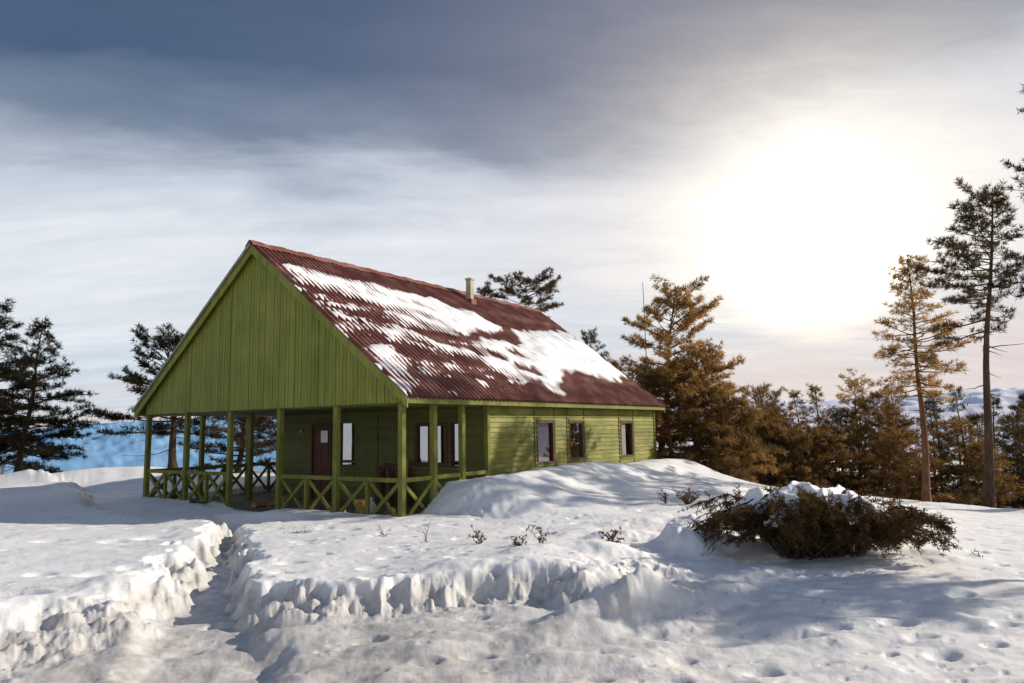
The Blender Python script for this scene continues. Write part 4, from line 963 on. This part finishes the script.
# ------------------------------------------------------------------ small dead plants sticking out of the snow
def twig(x, y, h, spread, n, seed, label, name='dry_twig', lying=False, leaf=0, m='twig'):
    rr = random.Random(seed); z = gz(x, y); segs = []; P = []; Dd = []
    for k in range(n):
        az = rr.uniform(0, 6.28); p = Vector((rr.gauss(0, .02), rr.gauss(0, .02), -.03)); d = Vector((math.cos(az)*spread, math.sin(az)*spread, h)) if not lying else Vector((math.cos(az*.25-.3)*spread, .3*math.sin(az)*spread, h*rr.uniform(.2, 1)))
        d *= rr.uniform(.6, 1.1); q = p; n_ = 6
        for i in range(n_):
            e = q+d/n_+Vector((rr.gauss(0, .012), rr.gauss(0, .012), rr.gauss(0, .012)-(i*.006 if not lying else 0)))
            segs.append((q, e, .0075*(1-.13*i), .0075*(1-.13*(i+1)))); q = e
            if i > 1 and rr.random() < .75:
                e2 = q+Vector((rr.gauss(0, 1), rr.gauss(0, 1), rr.uniform(-.2, 1))).normalized()*rr.uniform(.04, .11); segs.append((q, e2, .0045, .002))
                if leaf: P.append(e2); Dd.append((e2-q).normalized())
            if leaf and rr.random() < leaf: P.append(q); Dd.append(d.normalized())
    if leaf and P:
        root = thing(name, label, 'dead plant', (x, y, z))
        link('stem', segs_mesh('stem', segs, [(0, 0, -.05), (0, 0, .0), (.003, 0, .02)], [.008, .007, .005]), M[m], root)
        link('foliage', tufts_mesh('foliage', np.array([tuple(p) for p in P]), np.array([tuple(p) for p in Dd]), np.full(len(P), .055), 6, seed, .35), M['drygrass'], root)
    else:
        o = link(name, segs_mesh(name, segs, [(0, 0, -.05), (0, 0, .0), (.003, 0, .02)], [.008, .007, .005]), M[m]); o.location = (x, y, z)
        tag(o, label, 'twig')
twig(-4.25, 13.1, .12, .55, 4, 1, 'forked dead branch lying on the snow right of the trench', 'fallen_branch', True)
twig(-2.3, 12.4, .22, .16, 3, 2, 'thin dead twigs in the snow before the porch corner post')
twig(-1.42, 11.5, .42, .06, 2, 3, 'tall single dry stem in the snow right of the porch corner')
twig(-.55, 10.7, .26, .12, 4, 4, 'leftmost of the dark withered plants on the middle bank', 'withered_plant', leaf=.5)
twig(.05, 10.25, .20, .10, 4, 5, 'short leafy withered plant between two taller ones on the middle bank', 'withered_plant', leaf=.6)
twig(.34, 9.95, .34, .16, 4, 6, 'withered plant with arched stems near the edge of the middle bank', 'withered_plant', leaf=.25)
twig(.0, 11.2, .14, .1, 3, 7, 'small dark twigs just behind the withered plants')
twig(1.42, 10.5, .22, .12, 6, 8, 'pale dry plant tuft on top of the snow lump', 'withered_plant', leaf=.9)
twig(.38, 13.5, .12, .14, 3, 9, 'tiny dark twig at the foot of the snow drift')
twig(6.6, 10.15, .2, .14, 3, 10, 'single dark twig on the open snow right of the bush')
twig(6.3, 10.6, .14, .08, 2, 11, 'tiny pair of twigs near the right end of the bush')
twig(4.05, 16.7, .40, .30, 22, 12, 'brown withered shrub on the drift left of the big bush', 'withered_shrub', leaf=.8)
twig(3.6, 16.9, .36, .14, 7, 13, 'thin bare stems left of the brown withered shrub', 'withered_shrub', leaf=.3)
twig(2.75, 11.2, .3, .2, 5, 14, 'bare twigs at the left tip of the big bush', leaf=0)
twig(13.3, 20.9, .5, .35, 10, 15, 'low bare shrub on the brow between the tall pines', 'withered_shrub', leaf=.3)
twig(15.0, 19.9, .5, .4, 10, 16, 'bare shrub on the brow right of the second tall pine', 'withered_shrub', leaf=.3)

# ------------------------------------------------------------------ sky and sun
SUN_AZ, SUN_EL = R_(79), R_(25)
GLOW = Vector((math.sin(R_(23.8))*math.cos(R_(13.8)), math.cos(R_(23.8))*math.cos(R_(13.8)), math.sin(R_(13.8))))
w = bpy.data.worlds.new('World'); scn.world = w; w.use_nodes = True
nt = w.node_tree; nt.nodes.clear(); lk = nt.links
def MA(op, a, b=None, c=None):
    n = nt.nodes.new('ShaderNodeMath'); n.operation = op
    for i, q in enumerate((a, b, c)):
        if q is None: continue
        if isinstance(q, (int, float)): n.inputs[i].default_value = q
        else: lk.new(q, n.inputs[i])
    return n.outputs[0]
tc = N(nt, 'ShaderNodeTexCoord'); sep = N(nt, 'ShaderNodeSeparateXYZ'); lk.new(tc.outputs['Generated'], sep.inputs[0])
sx, sy, sz = sep.outputs
zc = MA('MAXIMUM', sz, 0.0)
inv = MA('DIVIDE', 1.0, MA('ADD', zc, .16))
comb = N(nt, 'ShaderNodeCombineXYZ'); lk.new(MA('MULTIPLY', sx, inv), comb.inputs[0]); lk.new(MA('MULTIPLY', sy, inv), comb.inputs[1])
def cloud(scale, sc, det=6.0, rough=.55, dist=.4, rot=.0, loc=(0, 0, 0)):
    mp = N(nt, 'ShaderNodeMapping'); mp.inputs['Scale'].default_value = sc; mp.inputs['Rotation'].default_value = (0, 0, rot); mp.inputs['Location'].default_value = loc
    lk.new(comb.outputs[0], mp.inputs[0])
    n = N(nt, 'ShaderNodeTexNoise', Scale=scale, Detail=det, Roughness=rough, Distortion=dist); lk.new(mp.outputs[0], n.inputs['Vector'])
    return n.outputs[0]
c1 = cloud(.9, (.75, 1.35, 1), 6, .52, .7, .25)
c2 = cloud(2.0, (.55, 1.7, 1), 8, .60, .8, .18, (3, 1, 0))
c3 = cloud(2.8, (.45, 1.9, 1), 7, .58, .3, .03, (7, 2, 0))
c4 = cloud(5.5, (.7, 1.5, 1), 9, .66, 1.2, .45, (2, 5, 0))
wob = MA('ADD', MA('MULTIPLY', MA('SUBTRACT', c1, .5), .22), MA('MULTIPLY', MA('SUBTRACT', c2, .5), .10))
hz = MA('ADD', zc, wob)
# the dark deck reaches lower on the left than on the right
hz = MA('ADD', hz, MA('MULTIPLY_ADD', sx, -.08, -.02))
base = ramp(nt, [(0, srgb(226, 214, 212)), (.05, srgb(219, 216, 220)), (.09, srgb(214, 224, 234)), (.17, srgb(231, 235, 241)), (.262, srgb(231, 235, 241)), (.315, srgb(200, 209, 222)), (.375, srgb(124, 139, 160)), (.45, srgb(77, 98, 128)), (.60, srgb(70, 90, 120)), (1, srgb(112, 124, 150))], hz)
# streaks
st = ramp(nt, [(.34, (.91, .93, .95)), (.50, (1, 1, 1)), (.66, (1.07, 1.06, 1.05))], c3)
mul = N(nt, 'ShaderNodeMix', data_type='RGBA', blend_type='MULTIPLY'); mul.inputs[0].default_value = .8
lk.new(base.outputs[0], mul.inputs[6]); lk.new(st.outputs[0], mul.inputs[7])
st2 = ramp(nt, [(.33, (.90, .93, .97)), (.66, (1.09, 1.08, 1.06))], MA('ADD', MA('MULTIPLY', c2, .55), MA('MULTIPLY', c4, .45)))
mul2 = N(nt, 'ShaderNodeMix', data_type='RGBA', blend_type='MULTIPLY'); mul2.inputs[0].default_value = .8
lk.new(mul.outputs[2], mul2.inputs[6]); lk.new(st2.outputs[0], mul2.inputs[7])
# bright veil of cloud where the light comes through
dot = N(nt, 'ShaderNodeVectorMath', operation='DOT_PRODUCT'); lk.new(tc.outputs['Generated'], dot.inputs[0]); dot.inputs[1].default_value = GLOW
g = MA('SUBTRACT', dot.outputs['Value'], 1.0)
f1 = MA('MULTIPLY', MA('EXPONENT', MA('MULTIPLY', g, 66.0)), .58)
f2 = MA('MULTIPLY', MA('EXPONENT', MA('MULTIPLY', g, 11.0)), .46)
bandc = ramp(nt, [(0, (.72,)*3), (.045, (.50,)*3), (.085, (.52,)*3), (.16, (.82,)*3), (.21, (1,)*3)], MA('ADD', zc, MA('ADD', MA('MULTIPLY', MA('SUBTRACT', c3, .5), .10), MA('MULTIPLY', MA('SUBTRACT', c4, .5), .05))))
fm = MA('MINIMUM', MA('MULTIPLY', MA('MULTIPLY', MA('ADD', f1, f2), bandc.outputs[0]), MA('ADD', .50, MA('ADD', MA('MULTIPLY', c2, .55), MA('MULTIPLY', c4, .45)))), 1.0)
gr = ramp(nt, [(0, (.80, .70, .74)), (.35, (1.06, .92, .81)), (.7, (1.3, 1.19, 1.02)), (1, (1.5, 1.42, 1.3))], fm)
addc = N(nt, 'ShaderNodeMix', data_type='RGBA'); lk.new(fm, addc.inputs[0]); lk.new(mul2.outputs[2], addc.inputs[6]); lk.new(gr.outputs[0], addc.inputs[7])
# the sun itself behind the cloud: a small, strong, warm patch
hot = MA('MULTIPLY', MA('EXPONENT', MA('MULTIPLY', g, 800.0)), 85.0)
hc = N(nt, 'ShaderNodeCombineColor'); lk.new(hot, hc.inputs[0]); lk.new(MA('MULTIPLY', hot, .74), hc.inputs[1]); lk.new(MA('MULTIPLY', hot, .44), hc.inputs[2])
ad3 = N(nt, 'ShaderNodeMix', data_type='RGBA', blend_type='ADD'); ad3.inputs[0].default_value = 1; lk.new(addc.outputs[2], ad3.inputs[6]); lk.new(hc.outputs[0], ad3.inputs[7])
addc = ad3
bgc = N(nt, 'ShaderNodeBackground', Strength=1.0); lk.new(addc.outputs[2], bgc.inputs[0])
sky = N(nt, 'ShaderNodeTexSky', sky_type='NISHITA', sun_disc=False); sky.sun_elevation = SUN_EL; sky.sun_rotation = SUN_AZ; sky.altitude = 900
bgs = N(nt, 'ShaderNodeBackground', Strength=.08); lk.new(sky.outputs[0], bgs.inputs[0])
gap = ramp(nt, [(.50, (.96,)*3), (.72, (.84,)*3)], c1)
mixs = N(nt, 'ShaderNodeMixShader'); lk.new(gap.outputs[0], mixs.inputs[0]); lk.new(bgs.outputs[0], mixs.inputs[1]); lk.new(bgc.outputs[0], mixs.inputs[2])
wo = N(nt, 'ShaderNodeOutputWorld'); lk.new(mixs.outputs[0], wo.inputs[0])

sd = bpy.data.lights.new('sun', 'SUN'); sd.energy = 4.9; sd.angle = R_(.6); sd.color = (1, .90, .76)
so = bpy.data.objects.new('sun', sd); COL.objects.link(so)
dirv = Vector((math.sin(SUN_AZ)*math.cos(SUN_EL), math.cos(SUN_AZ)*math.cos(SUN_EL), math.sin(SUN_EL)))
so.rotation_euler = dirv.to_track_quat('Z', 'Y').to_euler(); so.location = (30, -10, 30)

# ------------------------------------------------------------------ camera
cd = bpy.data.cameras.new('camera'); cam = bpy.data.objects.new('camera', cd); COL.objects.link(cam); scn.camera = cam
cd.sensor_width = 36; cd.lens = 695.41/1024*36; cd.clip_start = .1; cd.clip_end = 20000
PIT, ROLL = .1238, .018
mx = Matrix.Rotation(math.pi/2+PIT, 4, 'X') @ Matrix.Rotation(-ROLL, 4, 'Z')
cam.matrix_world = Matrix.Translation((0, 0, 1.899)) @ mx

scn.view_settings.view_transform = 'Standard'; scn.view_settings.look = 'None'; scn.view_settings.exposure = 0; scn.view_settings.gamma = 1
scn.render.engine = 'CYCLES'
scn.cycles.use_denoising = True
scn.cycles.max_bounces = 6; scn.cycles.diffuse_bounces = 3; scn.cycles.transparent_max_bounces = 8
scn.cycles.sample_clamp_indirect = 6
